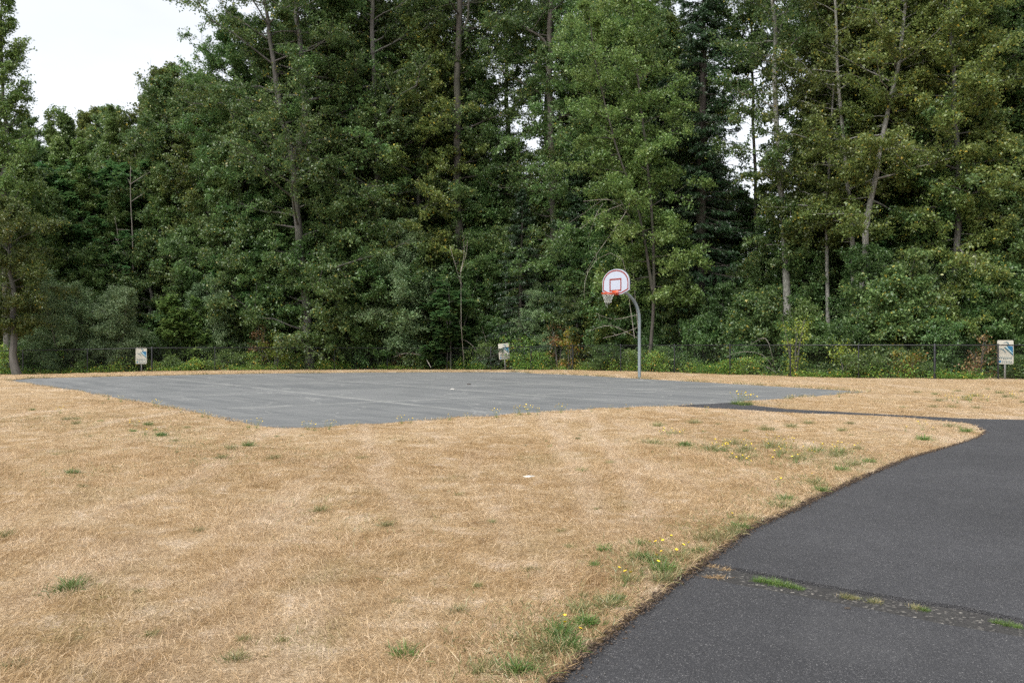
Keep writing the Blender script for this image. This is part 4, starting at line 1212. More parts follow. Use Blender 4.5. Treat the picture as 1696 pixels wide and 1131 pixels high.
def stand(kind, px, Y, s, rz, label, group, name='woodland_tree', cat='tree', sxy=1.0):
    key = kind
    if key in first:
        r = copy_tree(first[key]); r.location = base_at(px, Y); r.rotation_euler = (0, 0, rz); r.scale = (s * sxy, s * sxy, s)
        tag(r, label, cat, group); return r
    if isinstance(kind, str):
        k = int(kind[1:]); (wd_, LV, LQ), bk, lm = firs[k], 'bark_dark', 'needle'
    else:
        (wd_, LV, LQ), bk, lm = kinds[kind]
    r = plant(name, base_at(px, Y), wd_, LV, LQ, M[bk], M[lm], label, cat, group, rz, s)
    r.scale = (s * sxy, s * sxy, s)
    first[key] = r
    return r
LAND = [(12, 'the airy tree at the far left'), (105, 'the big willow bush at the left'), (195, 'the left wetland sign'), (300, 'the bright low maple at the left'), (380, 'the silvery bush by the forked trunk'),
        (512, 'the big forked cottonwood'), (634, 'the straight pale grey trunk'), (757, 'the nearly black middle trunk'), (836, 'the leaning wetland sign'), (918, 'the dark trunk left of the backboard'), (1010, 'the basketball backboard'),
        (1078, 'the slender light alder by the hoop'), (1162, 'the big dark spruce'), (1306, 'the pale trunk in the bright gap'), (1372, 'the thin upright white trunk'), (1416, 'the left-leaning pale alder'), (1490, 'the right-leaning white alder'),
        (1580, 'the full olive tree at the right'), (1665, 'the nearest wetland sign'), (1740, 'the dark tree at the right edge')]
ORD = ['first', 'second', 'third', 'fourth', 'fifth', 'sixth', 'seventh', 'eighth', 'ninth', 'tenth']
def where_labels(items, what, tail='counting back from the fence'):
    """items: (object, px, Y): each gets the landmark it stands behind and its rank there"""
    by = {}
    for o, px, Y in items:
        nm = min(LAND, key=lambda l: abs(l[0] - px))[1]
        by.setdefault(nm, []).append((Y, o))
    for nm, l in by.items():
        l.sort(key=lambda t: t[0])
        for k, (Y, o) in enumerate(l):
            o['label'] = (what + ' behind ' + nm) if len(l) == 1 else (ORD[k] + ' ' + what + ' behind ' + nm)
kinds += [proto('cotton', 'bark_grey', 76, 24, 4.6, .22, n_limb=130, subs=12, leaf=.13, prof=COLUMN), proto('alder', 'bark_dark', 77, 22, 4.2, .12, n_limb=130, subs=12, leaf=.13, prof=COLUMN), proto('olive', 'bark_grey', 78, 21, 3.8, .12, n_limb=100, subs=11, leaf=.14, prof=COLUMN),
          proto('cotton', 'bark_grey', 79, 9, 3.0, .05, n_limb=70, subs=10, leaves=18, leaf=.12), proto('willow', 'bark_grey', 80, 7.5, 2.6, .05, n_limb=64, subs=10, leaves=20, leaf=.10, aspect=.45), proto('alder', 'bark_grey', 83, 8, 2.9, .05, n_limb=70, subs=10, leaves=18, leaf=.12),
          proto('light', 'bark_grey', 84, 15, 2.8, .08, n_limb=90, prof=CONE, leaf=.12), proto('light', 'bark_pale', 85, 18, 2.4, .12, n_limb=80, prof=CONE, leaf=.12)]
rr = random.Random(3)
wood_trees = []; wood_firs = []
ROWS = [(-60, 47, 0, .95), (45, 56, 0, 1.0), (120, 62, 11, 1.25), (165, 55, 12, .92), (140, 52.5, 11, .95), (30, 50, 11, .95), (75, 48.5, 11, .7), (250, 55, 12, .98), (100, 55, 11, 1.02), (195, 58, 12, 1.0), (228, 60, 11, 1.32), (70, 58, 12, .95), (195, 64, 1, 1.08), (238, 62, 0, 1.12), (275, 57, 2, 1.45), (20, 66, 1, 1.1), (150, 70, 2, 1.5), (250, 72, 0, 1.4), (90, 52, 4, 1.1), (290, 54, 1, 1.02), (310, 62, 5, .86), (210, 54, 4, 1.15), (-20, 56, 2, 1.1), (-130, 50, 1, 1.0), (-190, 60, 0, 1.3), (60, 49, 8, 1.1),
        (320, 60, 6, .72), (370, 56, 6, .86), (420, 55, 2, 1.3), (455, 58, 5, .95), (530, 54, 6, .95), (575, 58, 5, .95), (605, 53, 7, .9), (665, 57, 5, 1.0), (700, 55, 6, .85), (735, 60, 5, .9), (790, 56, 6, .74), (835, 60, 1, .9), (880, 55, 3, .95), (925, 58, 0, .80), (960, 54, 6, .8), (1005, 53, 5, .85), (1045, 50, 6, .95), (1095, 54, 5, .95), (1120, 56, 6, .95), (1180, 54, 0, .85), (640, 66, 5, 1.1), (500, 66, 5, 1.1), (800, 53, 4, .8), (900, 51, 4, .7), (680, 51, 4, .75), (450, 50.5, 4, .9),
        (1320, 46, 3, .6), (1350, 44, 4, .75), (1430, 47, 5, .95), (1410, 45, 6, .95), (1450, 43, 7, 1.0), (1490, 41, 5, .9), (1530, 44, 6, 1.0), (1570, 40, 7, 1.0), (1620, 41, 6, 1.0), (1660, 43, 5, 1.0), (1720, 40, 6, 1.0), (1780, 42, 5, 1.0), (1510, 50, 5, 1.1), (1600, 50, 6, 1.2), (1440, 52, 6, 1.0), (1700, 50, 5, 1.2), (1860, 44, 6, 1.1), (1800, 36, 0, 1.0), (1540, 38.5, 4, .75), (1640, 38.5, 3, .8), (1460, 38.5, 4, .7),
        (395, 49, 8, 1.0), (470, 49.5, 10, 1.1), (552, 49, 8, 1.1), (605, 49, 10, 1.0), (655, 49.5, 9, 1.1), (700, 50, 8, .9), (800, 49.5, 10, .8), (840, 50, 8, .9), (985, 45.5, 10, .9), (1035, 44.5, 8, .8), (1060, 43, 10, .75), (1250, 41, 8, .62), (1330, 40, 10, .7), (1390, 39.5, 8, .72), (1445, 36.5, 10, .66), (1520, 37, 8, .8), (1560, 36, 9, .7), (1610, 37, 10, .85), (1690, 35, 8, .8), (340, 50, 10, 1.0), (320, 49.5, 11, .62), (270, 52, 11, .85), (180, 51, 11, .75), (380, 50, 12, .8), (1000, 48.5, 12, .95), (1050, 46, 11, .95), (255, 50, 8, .9), (130, 49, 10, .85),
        (400, 51, 6, .95), (345, 53, 7, .82), (560, 51, 6, 1.0), (580, 52, 5, .95), (695, 52, 7, .98), (725, 54, 5, 1.0), (800, 53, 6, .80), (850, 57, 7, .62), (985, 47, 6, .95), (1025, 46, 5, .85), (955, 51, 7, .80), (1405, 42, 6, .9), (1530, 39, 6, .95), (1635, 38, 5, .9), (1100, 48, 7, .9), (1205, 45, 4, .55), (1270, 44, 4, .42), (1240, 50, 3, .85), (480, 52, 0, 1.2), (870, 53, 8, 1.2), (780, 52, 10, 1.2), (1130, 41.5, 8, .55), (1190, 40, 10, .5), (900, 46.5, 9, .6), (960, 44.5, 8, .55)]
for px, Y, k, s in ROWS:
    wood_trees.append((stand(k, px, Y, s, rr.uniform(0, 6), None, 'leafy trees of the wood behind the front row'), px, Y))
for px, Y, k, s in [(520, 55, 'f0', 1.0), (690, 58, 'f0', .9), (820, 55, 'f1', .85), (1010, 49, 'f1', .95), (1130, 50, 'f0', 1.1), (1190, 47, 'f1', .8), (610, 60, 'f0', 1.05), (735, 53, 'f1', .75), (395, 60, 'f0', 1.1), (890, 60, 'f1', .85)]:
    wood_firs.append((stand(k, px, Y, s, rr.uniform(0, 6), None, 'conifers deep in the wood', name='woodland_conifer', cat='conifer'), px, Y))
where_labels(wood_trees, 'leafy tree')
where_labels(wood_firs, 'dark conifer')

# ================================================================== SHRUBS, WEEDS, BRAMBLES BY THE FENCE
SHOWN = []
def small_bush(px, Y, W, H, leafm, seed, label, name='bush', n=5, group=None, **kw):
    if seed < 120:
        Yf = float(np.interp(px, [q[0] for q in fence_px], [q[1] for q in fence_px]))
        Y = min(Y, Yf + .75) if leafm != 'rust' or H < 2 else Yf + 1.5
        SHOWN.append((px, W * F / Y * .35))
    o = dict(n_limb=18, leaf=.075, leaves=9, twigs=5, subs=5, lmax=W * .34)
    o.update(kw)
    return bushy(name, px, Y, W, H, label, leafm, seed, n=n, group=group, **o)
small_bush(455, 47.0, 2.6, 2.2, 'yellowgreen', 101, 'bright yellow-green bush behind the fence at the foot of the forked tree')
small_bush(432, 48.0, 1.3, 3.1, 'rust', 102, 'rusty brown half-dead bush above the yellow-green one', leaves=5)
small_bush(285, 44.6, 1.1, .75, 'light', 103, 'fresh green low bush just right of the left wetland sign')
small_bush(322, 44.9, .9, .55, 'bramble', 104, 'small green weed bush, second from the left wetland sign')
small_bush(345, 45.2, .7, .5, 'light', 105, 'small pale green bush left of a fence post, third from the left sign')
small_bush(140, 43.9, 1.3, .7, 'light', 106, 'light green low bush between the olive tree and the left wetland sign')
small_bush(945, 43.6, 1.9, 2.5, 'autumn', 107, 'yellow and orange tinged bush left of the hoop, behind the fence', leaves=7)
small_bush(925, 44.8, 1.2, 3.0, 'rust', 108, 'rusty brown twiggy bush rising behind the yellow-orange one', leaves=4)
small_bush(670, 49.0, 2.6, 1.1, 'rust', 109, 'dead brown bramble heap behind the middle of the fence', leaves=4)
small_bush(1622, 32.2, 1.5, 1.75, 'rust', 110, 'dry brown-leaved spray beside the nearest wetland sign', leaves=3, twigs=4)
small_bush(1505, 31.9, 1.6, 1.0, 'autumn', 111, 'yellowing weed clump behind the fence, left of the thick post', leaves=5)
small_bush(1688, 31.4, .9, .5, 'light', 112, 'pale green low bush at the foot of the nearest wetland sign')
small_bush(1315, 34.3, 1.6, 2.6, 'yellowgreen', 113, 'yellow-green climbing bush in front of the pale trunks', leaves=4)
small_bush(800, 48.8, 2.0, 1.7, 'light', 114, 'green leafy bush just behind the leaning sign')
small_bush(1400, 32.6, 1.8, 1.3, 'yellowgreen', 115, 'greenish-yellow weed bush at the fence, below the leaning alders', leaves=4)
small_bush(1090, 38.9, 1.5, .9, 'bramble', 116, 'low green bramble right of the hoop pole, behind the fence')
# hedge of brambles: copies of four, all along the fence
bram = []
for k, (W, H, lm) in enumerate([(2.6, 1.25, 'bramble'), (2.2, 1.5, 'bramble'), (2.6, 1.1, 'light'), (2.4, 1.7, 'alder')]):
    b = None
    rg = random.Random(200 + k)
    bram.append((W, H, lm))
BR = ('green bramble thicket growing close behind the chain-link fence', 'brambles along the back of the fence')
made = {}; brs = []; banks = []
rg = random.Random(9)
xs = -26.0
i = 0
while xs < 24:
    k = rg.choice([0, 0, 1, 1, 2, 3]); yy = float(fence_y(xs)) + rg.uniform(0.9, 1.7)
    px = xs / yy * F + 848
    yy = float(fence_y(xs)) + rg.uniform(0.45, 2.0); px = xs / yy * F + 848
    if min(abs(px - 234), abs(px - 838), abs(px - 1665)) < 26 or any(abs(px - q[0]) < q[1] for q in SHOWN): xs += 0.4; continue
    if k not in made:
        W, H, lm = bram[k]
        made[k] = small_bush(px, yy, W, H, lm, 120 + k, BR[0], name='bramble_bush', n=7, group=BR[1], n_limb=34, leaves=9)
        brs.append((made[k], px, yy))
    else:
        c = copy_tree(made[k]); c.location = base_at(px, yy); c.rotation_euler = (0, 0, rg.uniform(0, 6)); s = rg.uniform(.35, 1.15); c.scale = (s * 1.1, s * 1.1, s * rg.uniform(.6, 1.25))
        brs.append((c, px, yy))
    xs += rg.uniform(0.7, 1.9)
    i += 1
# second bank, taller, further in
BK = ('tall dark undergrowth bush inside the wood, a few steps behind the fence', 'undergrowth bushes inside the wood')
xs = -30.0
first_bank = None
while xs < 26:
    yy = float(fence_y(xs)) + rg.uniform(2.6, 4.5); px = xs / yy * F + 848
    if first_bank is None:
        first_bank = small_bush(px, yy, 3.2, 3.0, 'alder', 131, BK[0], name='undergrowth_bush', n=8, group=BK[1], n_limb=56, leaves=12, leaf=.10)
        banks.append((first_bank, px, yy))
    else:
        c = copy_tree(first_bank); c.location = base_at(px, yy); c.rotation_euler = (0, 0, rg.uniform(0, 6)); s = rg.uniform(.6, 1.15); c.scale = (s, s, s * rg.uniform(.8, 1.2))
        banks.append((c, px, yy))
    xs += rg.uniform(1.1, 2.0)

def along_labels(items, what, tail):
    by = {}
    for o, px, Y in items:
        nm = min(LAND, key=lambda l: abs(l[0] - px))[1]; by.setdefault(nm, []).append((px, o))
    for nm, l in by.items():
        l.sort(key=lambda t: t[0])
        for k, (px, o) in enumerate(l):
            o['label'] = what + ' ' + tail + ' ' + nm + ('' if len(l) == 1 else ', %s from left' % ORD[k])
along_labels(brs, 'bramble thicket', 'by the fence near')
along_labels(banks, 'dark bush', 'inside the wood near')
# weeds on the ground strip along the fence and under the trees: nobody could count them
rg = np.random.default_rng(77)
n = 60000
x = rg.uniform(-30, 26, n); dd = np.abs(rg.normal(0.1, 0.45, n)) - .12; y = fence_y(x) + dd
k = rg.uniform(size=n) < 0.55 + 0.45 * np.sin(x * 1.7 + np.sin(x * 4.1)); x, y = x[k], y[k]
px_ = x / y * F + 848; k = (np.abs(px_ - 840) > 9) & (np.abs(px_ - 1666) > 14) & (np.abs(px_ - 234) > 6); x, y = x[k], y[k]
LV, LQ = leaf_quads(np.stack([x, y, gz(x, y) + np.abs(rg.normal(0, 1, len(x))) * (.10 + .22 * (0.5 + 0.5 * np.sin(x * 1.1 + 2 * np.sin(x * .37))))], 1), rg, .075, .55, .8, .1)
tag(quads('ground_cover', LV, LQ, M['bramble']), 'low green weeds and ivy along the foot of the fence', 'ground cover', kind='stuff')
n = 60000
x = rg.uniform(-32, 28, n); y = fence_y(x) + rg.uniform(0.5, 14, n)
LV, LQ = leaf_quads(np.stack([x, y, gz(x, y) + np.abs(rg.normal(0, .25, n))], 1), rg, .12, .55, .8, .1)
tag(quads('forest_undergrowth', LV, LQ, M['alder']), 'low leafy undergrowth covering the floor of the wood', 'undergrowth', kind='stuff')

# far-off wood closing the view low down behind everything
rg = np.random.default_rng(78)
n = 150000
x = rg.uniform(-75, 70, n); y = rg.uniform(68, 80, n)
topz = 6.5 + 2.0 * np.sin(x * .35) + 1.5 * np.sin(x * .9 + 1) + 5.0 * smooth(-22, -34, x) + 3.0 * smooth(24, 34, x)
z = topz * rg.uniform(0, 1, n) ** .8
LV, LQ = leaf_quads(np.stack([x, y, z - .6], 1), rg, .34, .7, .5, .3)
tag(quads('distant_wood', LV, LQ, M['alder']), 'far dark mass of the wood seen between the trunks', 'wood', kind='stuff')

# --- dead and bare branches
def bare(name, px, py, Y, spec, label, group=None):
    """bare wood: spec is a list of pixel polylines at depth Y with a thickness"""
    b = base_at(px, Y); a_ = Acc(); rg = np.random.default_rng(int(px))
    for pts, r in spec:
        P = resample([at(q[0], q[1], Y) - b + Vector((0, (0.5 * math.sin(q[0])), 0)) for q in pts], 12)
        a_.add(*tubes(P[None], (r * (1 - .75 * np.linspace(0, 1, 12)))[None], 5))
        m_ = 5; L = np.linalg.norm(P[-1] - P[0])
        for k in range(m_):
            i_ = rg.integers(3, 11); d_ = norm(rg.normal(size=3) + (P[-1] - P[0]) / L)
            ln = L * rg.uniform(.06, .16); Q = np.array([P[i_], P[i_] + d_ * ln * .5, P[i_] + d_ * ln + (0, 0, -.04 * ln)])
            a_.add(*tubes(Q[None], (r * .4 * np.array([1, .6, .2]))[None], 4))
    r_ = a_.build(name, M['dead'], None, True); r_.location = b
    return tag(r_, label, 'dead branches' if 'tree' not in name else 'tree', group)
bare('dead_branch', 1050, 560, 39.6, [
    ([(1052, 560), (1045, 500), (1030, 430), (1000, 420), (975, 450), (966, 480), (970, 497)], .016),
    ([(1045, 320), (1040, 345), (1010, 390), (985, 425), (970, 455)], .016),
    ([(1062, 540), (1030, 552), (1000, 560)], .018), ([(1058, 560), (1010, 540), (975, 548)], .016), ([(1062, 520), (1020, 528), (985, 520)], .014)],
    'pale dead branch hanging in a long curve left of the backboard')
bare('dead_branch', 1010, 330, 40.2, [
    ([(1060, 600), (1052, 480), (1045, 360), (1015, 325), (980, 345), (940, 372)], .017),
    ([(1045, 355), (1010, 335), (965, 335)], .02), ([(1030, 340), (995, 352), (962, 378)], .016), ([(1000, 335), (985, 360), (975, 395)], .013)],
    'bare grey branches spraying out above the backboard')
bare('dead_sapling', 760, 420, 46.9, [
    ([(768, 606), (765, 540), (764, 480), (762, 440)], .018), ([(763, 470), (752, 430), (744, 405)], .015), ([(763, 450), (768, 415), (766, 378)], .016), ([(762, 450), (772, 425), (774, 395)], .012)],
    'bare pale sapling twigs standing up out of the broad-leaved maple')
bare('dead_tree', 262, 200, 60.0, [
    ([(262, 600), (260, 300), (258, 220), (250, 170), (240, 120)], .05), ([(258, 240), (235, 190), (222, 150)], .025), ([(259, 230), (265, 180), (262, 130)], .025), ([(255, 210), (232, 150), (226, 128)], .03), ([(259, 250), (280, 200), (288, 165)], .03), ([(252, 190), (248, 150), (252, 122)], .02)],
    'leafless twiggy treetop standing against the sky at the left')
bare('dead_tree', 216, 420, 50.0, [([(216, 600), (216, 420), (214, 330), (214, 275)], .075), ([(197, 600), (196, 500), (195, 400), (194, 360)], .045)], 'two thin bare grey stems above the left willow bush')
bare('dead_branch', 1220, 575, 36.0, [([(1290, 618), (1275, 585), (1262, 560), (1240, 575)], .02), ([(1285, 618), (1262, 590), (1230, 582), (1208, 590)], .018), ([(1288, 615), (1300, 580), (1295, 555)], .016), ([(1280, 616), (1250, 600), (1225, 612)], .014)],
    'brown bare bramble canes arching behind the fence below the pale trunk')
bare('dead_branch', 800, 580, 47.6, [([(800, 612), (785, 575), (760, 560), (742, 568)], .025), ([(800, 612), (805, 570), (798, 540)], .018), ([(715, 608), (700, 590), (672, 585), (650, 592)], .02)],
    'bare brown canes between the fence and the maple sapling')
bare('dead_branch', 1490, 520, 34.6, [([(1500, 620), (1505, 560), (1510, 500), (1530, 450)], .02), ([(1506, 545), (1475, 530), (1440, 535)], .014), ([(1508, 520), (1545, 500), (1570, 470)], .013), ([(1500, 600), (1480, 560), (1485, 530)], .014)],
    'thin bare branches under the spreading tree at the right')

# ================================================================== TUFTS AND FLOWERS ON THE LAWN
def tuft_mesh(seed, n, r, L, wd=.004):
    rg = np.random.default_rng(seed)
    a = rg.uniform(0, 2 * PI, n); q = np.abs(rg.normal(0, r * .5, n))
    P = np.stack([q * np.cos(a), q * np.sin(a), np.full(n, -.005)], 1)
    return blades(P, rg, L, wd, (0.65, 0.35), az=a + rg.normal(0, .8, n), curl=.45)
tp = {}
def tuft(px, py, kind, s, label, group=None, z=0.0):
    x, y = ground(px, py)
    if kind in tp:
        o = tp[kind].copy(); C.objects.link(o)
        for kk in ('group',):
            if kk in o: del o[kk]
    else:
        seed, n_, r_, L, wd, mt = {'g': (1, 170, .085, .075, .0036, 'tuft'), 'd': (2, 130, .10, .070, .0036, 'tuft_dull'), 'r': (3, 240, .07, .055, .0050, 'tuft')}[kind]
        V, Q = tuft_mesh(seed, n_, r_, L, wd)
        o = quads('grass_tuft', V, Q, M[mt]); tp[kind] = o
    o.location = (x, y, float(gz(x, y)) + z); o.rotation_euler = (0, 0, random.Random(int(px * 7 + py)).uniform(0, 6)); o.scale = (s, s, s * .9)
    return tag(o, label, 'grass tuft', group)
tuft(115, 975, 'g', 1.0, 'lone dark green grass tuft in the dry lawn at the lower left')
tuft(973, 1032, 'r', .9, 'round dark green weed tuft close to the path edge, near the bottom')
tuft(120, 783, 'g', .75, 'small green grass tuft in the dry lawn left of the court corner')
tuft(1135, 737, 'r', 1.1, 'dense dark green tuft in the middle of the lawn between court and path')
EDGE = ('green and straw grass tuft in the dry lawn close beside the path edge', 'grass tufts beside the path edge')
for px, py, k, s in [(930, 1050, 'g', 1.0), (905, 1075, 'd', 1.0), (940, 1072, 'g', .9), (860, 1110, 'g', .9), (800, 1110, 'd', .7), (1005, 1003, 'd', .9), (1020, 995, 'g', .6), (1100, 945, 'g', 1.0), (1085, 930, 'g', .9), (1120, 925, 'd', 1.1), (1060, 925, 'g', .8), (1100, 960, 'd', .9), (1155, 915, 'g', .7), (1170, 895, 'd', 1.0), (1190, 890, 'd', 1.1), (1000, 912, 'g', .7), (1065, 905, 'g', .8), (985, 935, 'g', .4), (1225, 873, 'g', .8), (1240, 862, 'd', 1.0), (1300, 828, 'g', .9), (1290, 838, 'd', 1.1), (1350, 800, 'd', 1.1), (1360, 812, 'g', .8), (1395, 780, 'g', 1.0), (1415, 770, 'd', 1.2), (1440, 765, 'g', .8), (670, 1085, 'g', .8), (1530, 728, 'g', 1.2), (1600, 715, 'g', 1.2), (1575, 708, 'd', 1.4), (1215, 880, 'd', .9), (1040, 960, 'd', .8), (960, 1010, 'd', .8)]:
    tuft(px, py, k, s, *EDGE)
LB = ('dull green tuft in the greener band left of the court', 'tufts in the band left of the court')
LS = ('small dull tuft in the open dry lawn in front', 'small tufts in the open lawn')
LR = ('dull green tuft in the far strip of lawn at the right', 'tufts in the far right lawn')
LAWN = ('green tuft in the weedy patch of lawn between court and path', 'tufts between court and path')
trg = random.Random(4)
lawnpx = [(1080, 735, 'd', 1.4), (1115, 720, 'd', 1.2), (1180, 745, 'd', 1.5), (1215, 735, 'd', 1.3), (1235, 745, 'd', 1.1), (1280, 740, 'd', 1.5), (1300, 752, 'd', 1.2), (1320, 760, 'd', 1.4), (1350, 748, 'd', 1.3), (1390, 750, 'd', 1.5), (1420, 745, 'd', 1.0), (1310, 707, 'd', 1.2), (1270, 712, 'd', 1.4), (1340, 702, 'd', 1.2), (1225, 762, 'd', 1.5), (1150, 700, 'd', 1.2), (1090, 705, 'd', 1.2), (25, 1105, 'd', .6), (5, 888, 'd', .8), (470, 1060, 'd', .35), (390, 1090, 'd', .6), (130, 1060, 'd', .3), (530, 845, 'd', .8), (450, 700, 'd', 1.2), (760, 820, 'd', .5), (330, 880, 'd', .6), (640, 870, 'd', .7), (600, 760, 'd', .8), (880, 945, 'd', .6), (760, 1010, 'd', .5), (610, 1000, 'd', .3)]
for k in range(14):   # the greener band running along the left of the court
    t = trg.random(); px = 60 + 390 * t + trg.gauss(0, 18); py = 680 + 85 * t + trg.gauss(0, 8) - 10 * math.sin(t * 3)
    lawnpx.append((px, py, trg.choice('gdd'), trg.uniform(.6, 1.0)))
for k in range(34):
    px, py = trg.uniform(0, 1000), 720 + 400 * trg.random() ** 1.6
    lawnpx.append((px, py, 'd', trg.uniform(.2, .5)))
for k in range(14):
    lawnpx.append((trg.uniform(900, 1450), trg.uniform(700, 800), 'd', trg.uniform(.5, .9)))
for k in range(16):
    lawnpx.append((trg.uniform(1480, 1700), trg.uniform(645, 680), 'd', trg.uniform(.8, 1.4)))
chk = [ground(a, b_) for a, b_, _, _ in lawnpx]
okk = ~inside(np.array([c_[0] for c_ in chk]), np.array([c_[1] for c_ in chk]), U)
for (px, py, k, s), ok_ in zip(lawnpx, okk):
    if ok_: tuft(px, py, k, s, *(LR if px > 1440 else LAWN if px > 900 and py < 860 else LB if py < 775 and px < 480 else LS))
CR = ('green grass sprouting from the crack across the asphalt path', 'grass in the crack of the path')
for px, py, k, s in [(1255, 951, 'g', .42), (1268, 953, 'g', .5), (1282, 955, 'g', .55), (1297, 958, 'g', .5), (1312, 961, 'g', .42), (1325, 964, 'g', .3), (1400, 977, 'd', .38), (1414, 979, 'd', .36), (1448, 985, 'd', .42), (1518, 995, 'd', .4), (1532, 998, 'g', .3), (1650, 1018, 'g', .3), (1668, 1022, 'g', .38), (1685, 1025, 'g', .3)]:
    tuft(px, py, k, s, *CR, z=-.035)
DR = ('dry straw tuft in the coarse strip of the path near the lawn', 'dry tufts on the path joint')
for px, py, s in [(1180, 937, .45), (1203, 942, .4), (1190, 955, .5), (1175, 955, .35)]:
    x, y = ground(px, py, 1.23); rg = np.random.default_rng(int(px))
    V, Q = tuft_mesh(int(px), 90, .07, .05, .0026)
    o = quads('dry_tuft', V, Q, M['blade']); o.location = (x, y, -.035); o.scale = (s * 1.6, s, s); tag(o, DR[0], 'grass tuft', DR[1])

M['petal'] = plain('yellow_petal', (0.72, 0.52, 0.015), 0.5, var=0.15)
M['stalk'] = plain('weed_stalk', (0.12, 0.17, 0.05), 0.7, var=0.3)
def flower_plant(seed, n, H, spread):
    rg = random.Random(seed)
    r = empty('yellow_flower_weed', (0, 0, 0))
    a_ = Acc(); heads = []
    for k in range(n):
        a = rg.uniform(0, 6.28); l = spread * rg.uniform(.3, 1); h = H * rg.uniform(.55, 1.05)
        a_.tube([(0, 0, 0), (l * .4 * math.cos(a), l * .4 * math.sin(a), h * .55), (l * math.cos(a), l * math.sin(a), h)], [.0022, .0018, .0014], 4)
        heads.append((l * math.cos(a), l * math.sin(a), h))
    a_.build('stem', M['stalk'], r)
    gv, gq = tuft_mesh(seed + 50, 30, .05, .06, .006); quads('leaf_rosette', gv, gq, M['tuft'], r)
    for (x, y, z) in heads:
        V = [(x, y, z - .004)]; m_ = 14; rad = rg.uniform(.012, .017)
        tx, ty = rg.uniform(-.4, .4), rg.uniform(-.4, .4)
        for j in range(m_):
            t = j * 2 * PI / m_; q_ = rad * (1 if j % 2 else .72)
            V.append((x + q_ * math.cos(t), y + q_ * math.sin(t), z + .006 + q_ * (tx * math.cos(t) + ty * math.sin(t))))
        pydata('flower_head', V, [(0, 1 + j, 1 + (j + 1) % m_) for j in range(m_)], M['petal'], r)
    return r
fp = {}
def flower(px, py, kind, s, label, group=None, h=EYE):
    x, y = ground(px, py, h)
    if kind in fp: r = copy_tree(fp[kind])
    else:
        r = flower_plant(kind, *{1: (3, .16, .07), 2: (6, .22, .13), 3: (9, .24, .17), 4: (1, .08, .03)}[kind]); fp[kind] = r
    if 'group' in r: del r['group']
    r.location = (x, y, float(gz(x, y)) - .005); r.rotation_euler = (0, 0, (px * 1.3) % 6.28); s *= .65; r.scale = (s, s, s)
    return tag(r, label, 'flowering weed', group)
CE = ('thin yellow-flowered weed along the near edge of the court', 'yellow weeds along the near edge of the court')
for px, py, k, s in [(180, 660, 1, 1.1), (200, 664, 2, 1), (255, 672, 2, 1.1), (262, 674, 3, 1), (280, 678, 2, .8), (300, 682, 1, .9), (335, 689, 2, .9), (345, 691, 3, .7), (425, 707, 3, .9), (412, 706, 1, 1), (510, 711, 2, 1), (520, 712, 1, 1.2), (545, 710, 3, .9), (590, 706, 2, .7), (665, 700, 2, 1), (680, 700, 1, 1), (745, 694, 1, 1), (775, 693, 3, .7), (822, 690, 3, 1), (855, 688, 2, .8), (862, 687, 3, 1.2), (875, 686, 3, 1.2), (890, 686, 2, 1), (930, 684, 3, 1.2), (980, 680, 2, .7), (1010, 678, 2, .8), (1040, 677, 1, 1), (1310, 661, 2, .9), (1390, 656, 2, .9)]:
    flower(px, py + 1, k, s, *CE)
for px, py, k, s in [(1222, 669, 3, 1.7), (1230, 671, 3, 1.8), (1240, 671, 3, 1.5)]:
    flower(px, py, k, s, 'bushy yellow-flowered weed clump where the path meets the court', 'weed clump at the path junction')
for px, py, s in [(1218, 669, 1.3), (1229, 670, 1.4), (1240, 670, 1.1)]:
    tuft(px, py, 'g', s, 'tall green grass clump where the path meets the court', 'grass clump at the path junction')
LF = ('small yellow-flowered weed in the dry lawn between court and path', 'yellow weeds in the lawn')
frg = random.Random(8)
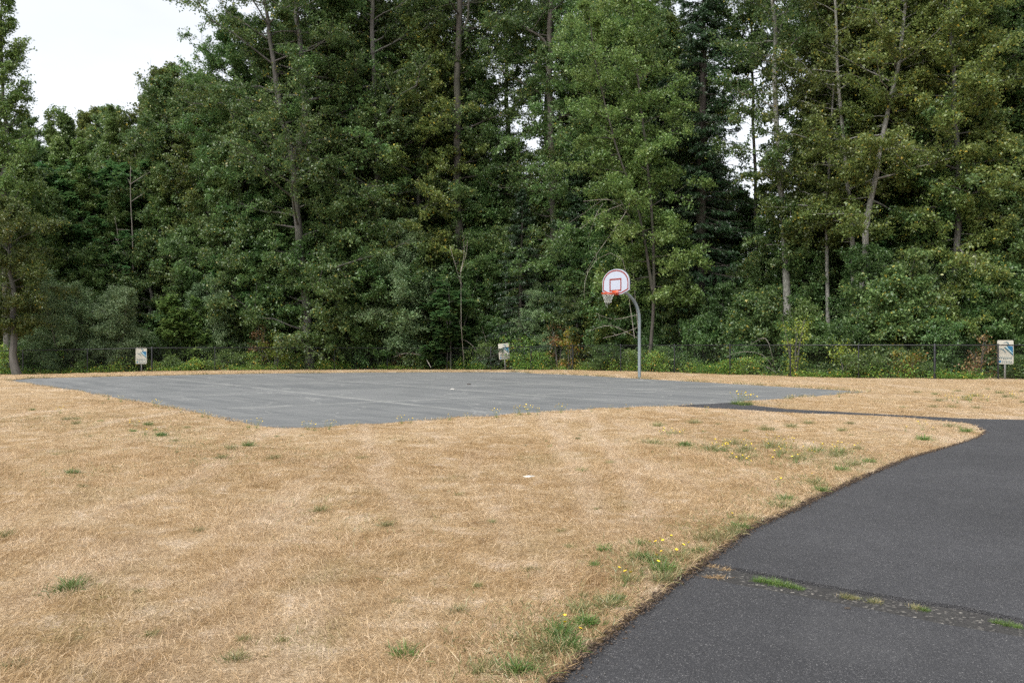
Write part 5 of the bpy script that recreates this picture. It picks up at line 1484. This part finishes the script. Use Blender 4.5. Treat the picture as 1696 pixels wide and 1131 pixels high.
fl = [(1095, 722, 1), (1108, 724, 2), (1130, 722, 1), (1165, 715, 4), (1170, 685, 2), (1200, 685, 4), (1195, 745, 2), (1207, 742, 1), (1232, 744, 2), (1240, 746, 1), (1250, 748, 4), (1275, 737, 2), (1290, 738, 2), (1300, 741, 1), (1310, 742, 2), (1290, 757, 2), (1318, 765, 1), (1352, 752, 2), (1360, 745, 1), (1385, 750, 2), (1395, 752, 2), (1345, 757, 1), (1330, 790, 4), (1345, 790, 4), (1362, 787, 4), (1288, 806, 1), (1212, 858, 4), (1500, 715, 1), (1528, 712, 2), (1545, 712, 4), (1110, 896, 4), (1078, 906, 4), (1090, 915, 1), (1092, 944, 1), (1130, 926, 1), (1036, 968, 1), (948, 1060, 1), (240, 720, 1), (100, 685, 2), (225, 708, 2), (258, 712, 4), (170, 668, 4), (910, 740, 4)]
for k in range(12): fl.append((frg.uniform(1180, 1420), frg.uniform(738, 772), 1))
for px, py, k in fl:
    flower(px, py, k, 1.0, *LF)
for k in range(12):
    flower(frg.uniform(1560, 1690), frg.uniform(652, 668), 2, 1.0, 'yellow-flowered weed in the far strip of lawn at the right', 'yellow weeds in the far right lawn')

# --- scraps lying about
M['chalk'] = plain('pale_scrap', (0.46, 0.44, 0.40), 0.8, var=0.15, sc=30)
M['twig'] = plain('dark_scrap', (0.05, 0.04, 0.03), 0.9, var=0.4, sc=30)
def lump(name, px, py, s, mat, label, cat, h=EYE, z=0.0, sx=1.0):
    x, y = ground(px, py, h); rg = np.random.default_rng(int(px))
    bm = bmesh.new(); bmesh.ops.create_icosphere(bm, subdivisions=2, radius=s)
    for v in bm.verts: v.co = Vector((v.co.x * 1.3 * sx, v.co.y, v.co.z * .35)) * rg.uniform(.8, 1.2)
    me = bpy.data.meshes.new(name); bm.to_mesh(me); bm.free(); me.materials.append(mat)
    o = bpy.data.objects.new(name, me); C.objects.link(o); o.location = (x, y, float(gz(x, y)) + z); return tag(o, label, cat)
lump('pale_stone', 876, 790, 0.036, M['chalk'], 'flat whitish stone lying alone in the dry lawn', 'stone', z=.004, sx=1.2)
lump('paper_scrap', 750, 645, .05, M['chalk'], 'small white scrap lying on the court', 'litter', 1.22, -.01)
lump('dark_clod', 777, 636.5, .055, M['twig'], 'small dark clod lying on the court', 'clod', 1.22, -.01)
lump('dark_pebble', 1404, 1007, .012, M['twig'], 'small black pebble on the near slab of the path', 'pebble', 1.23, -.028)
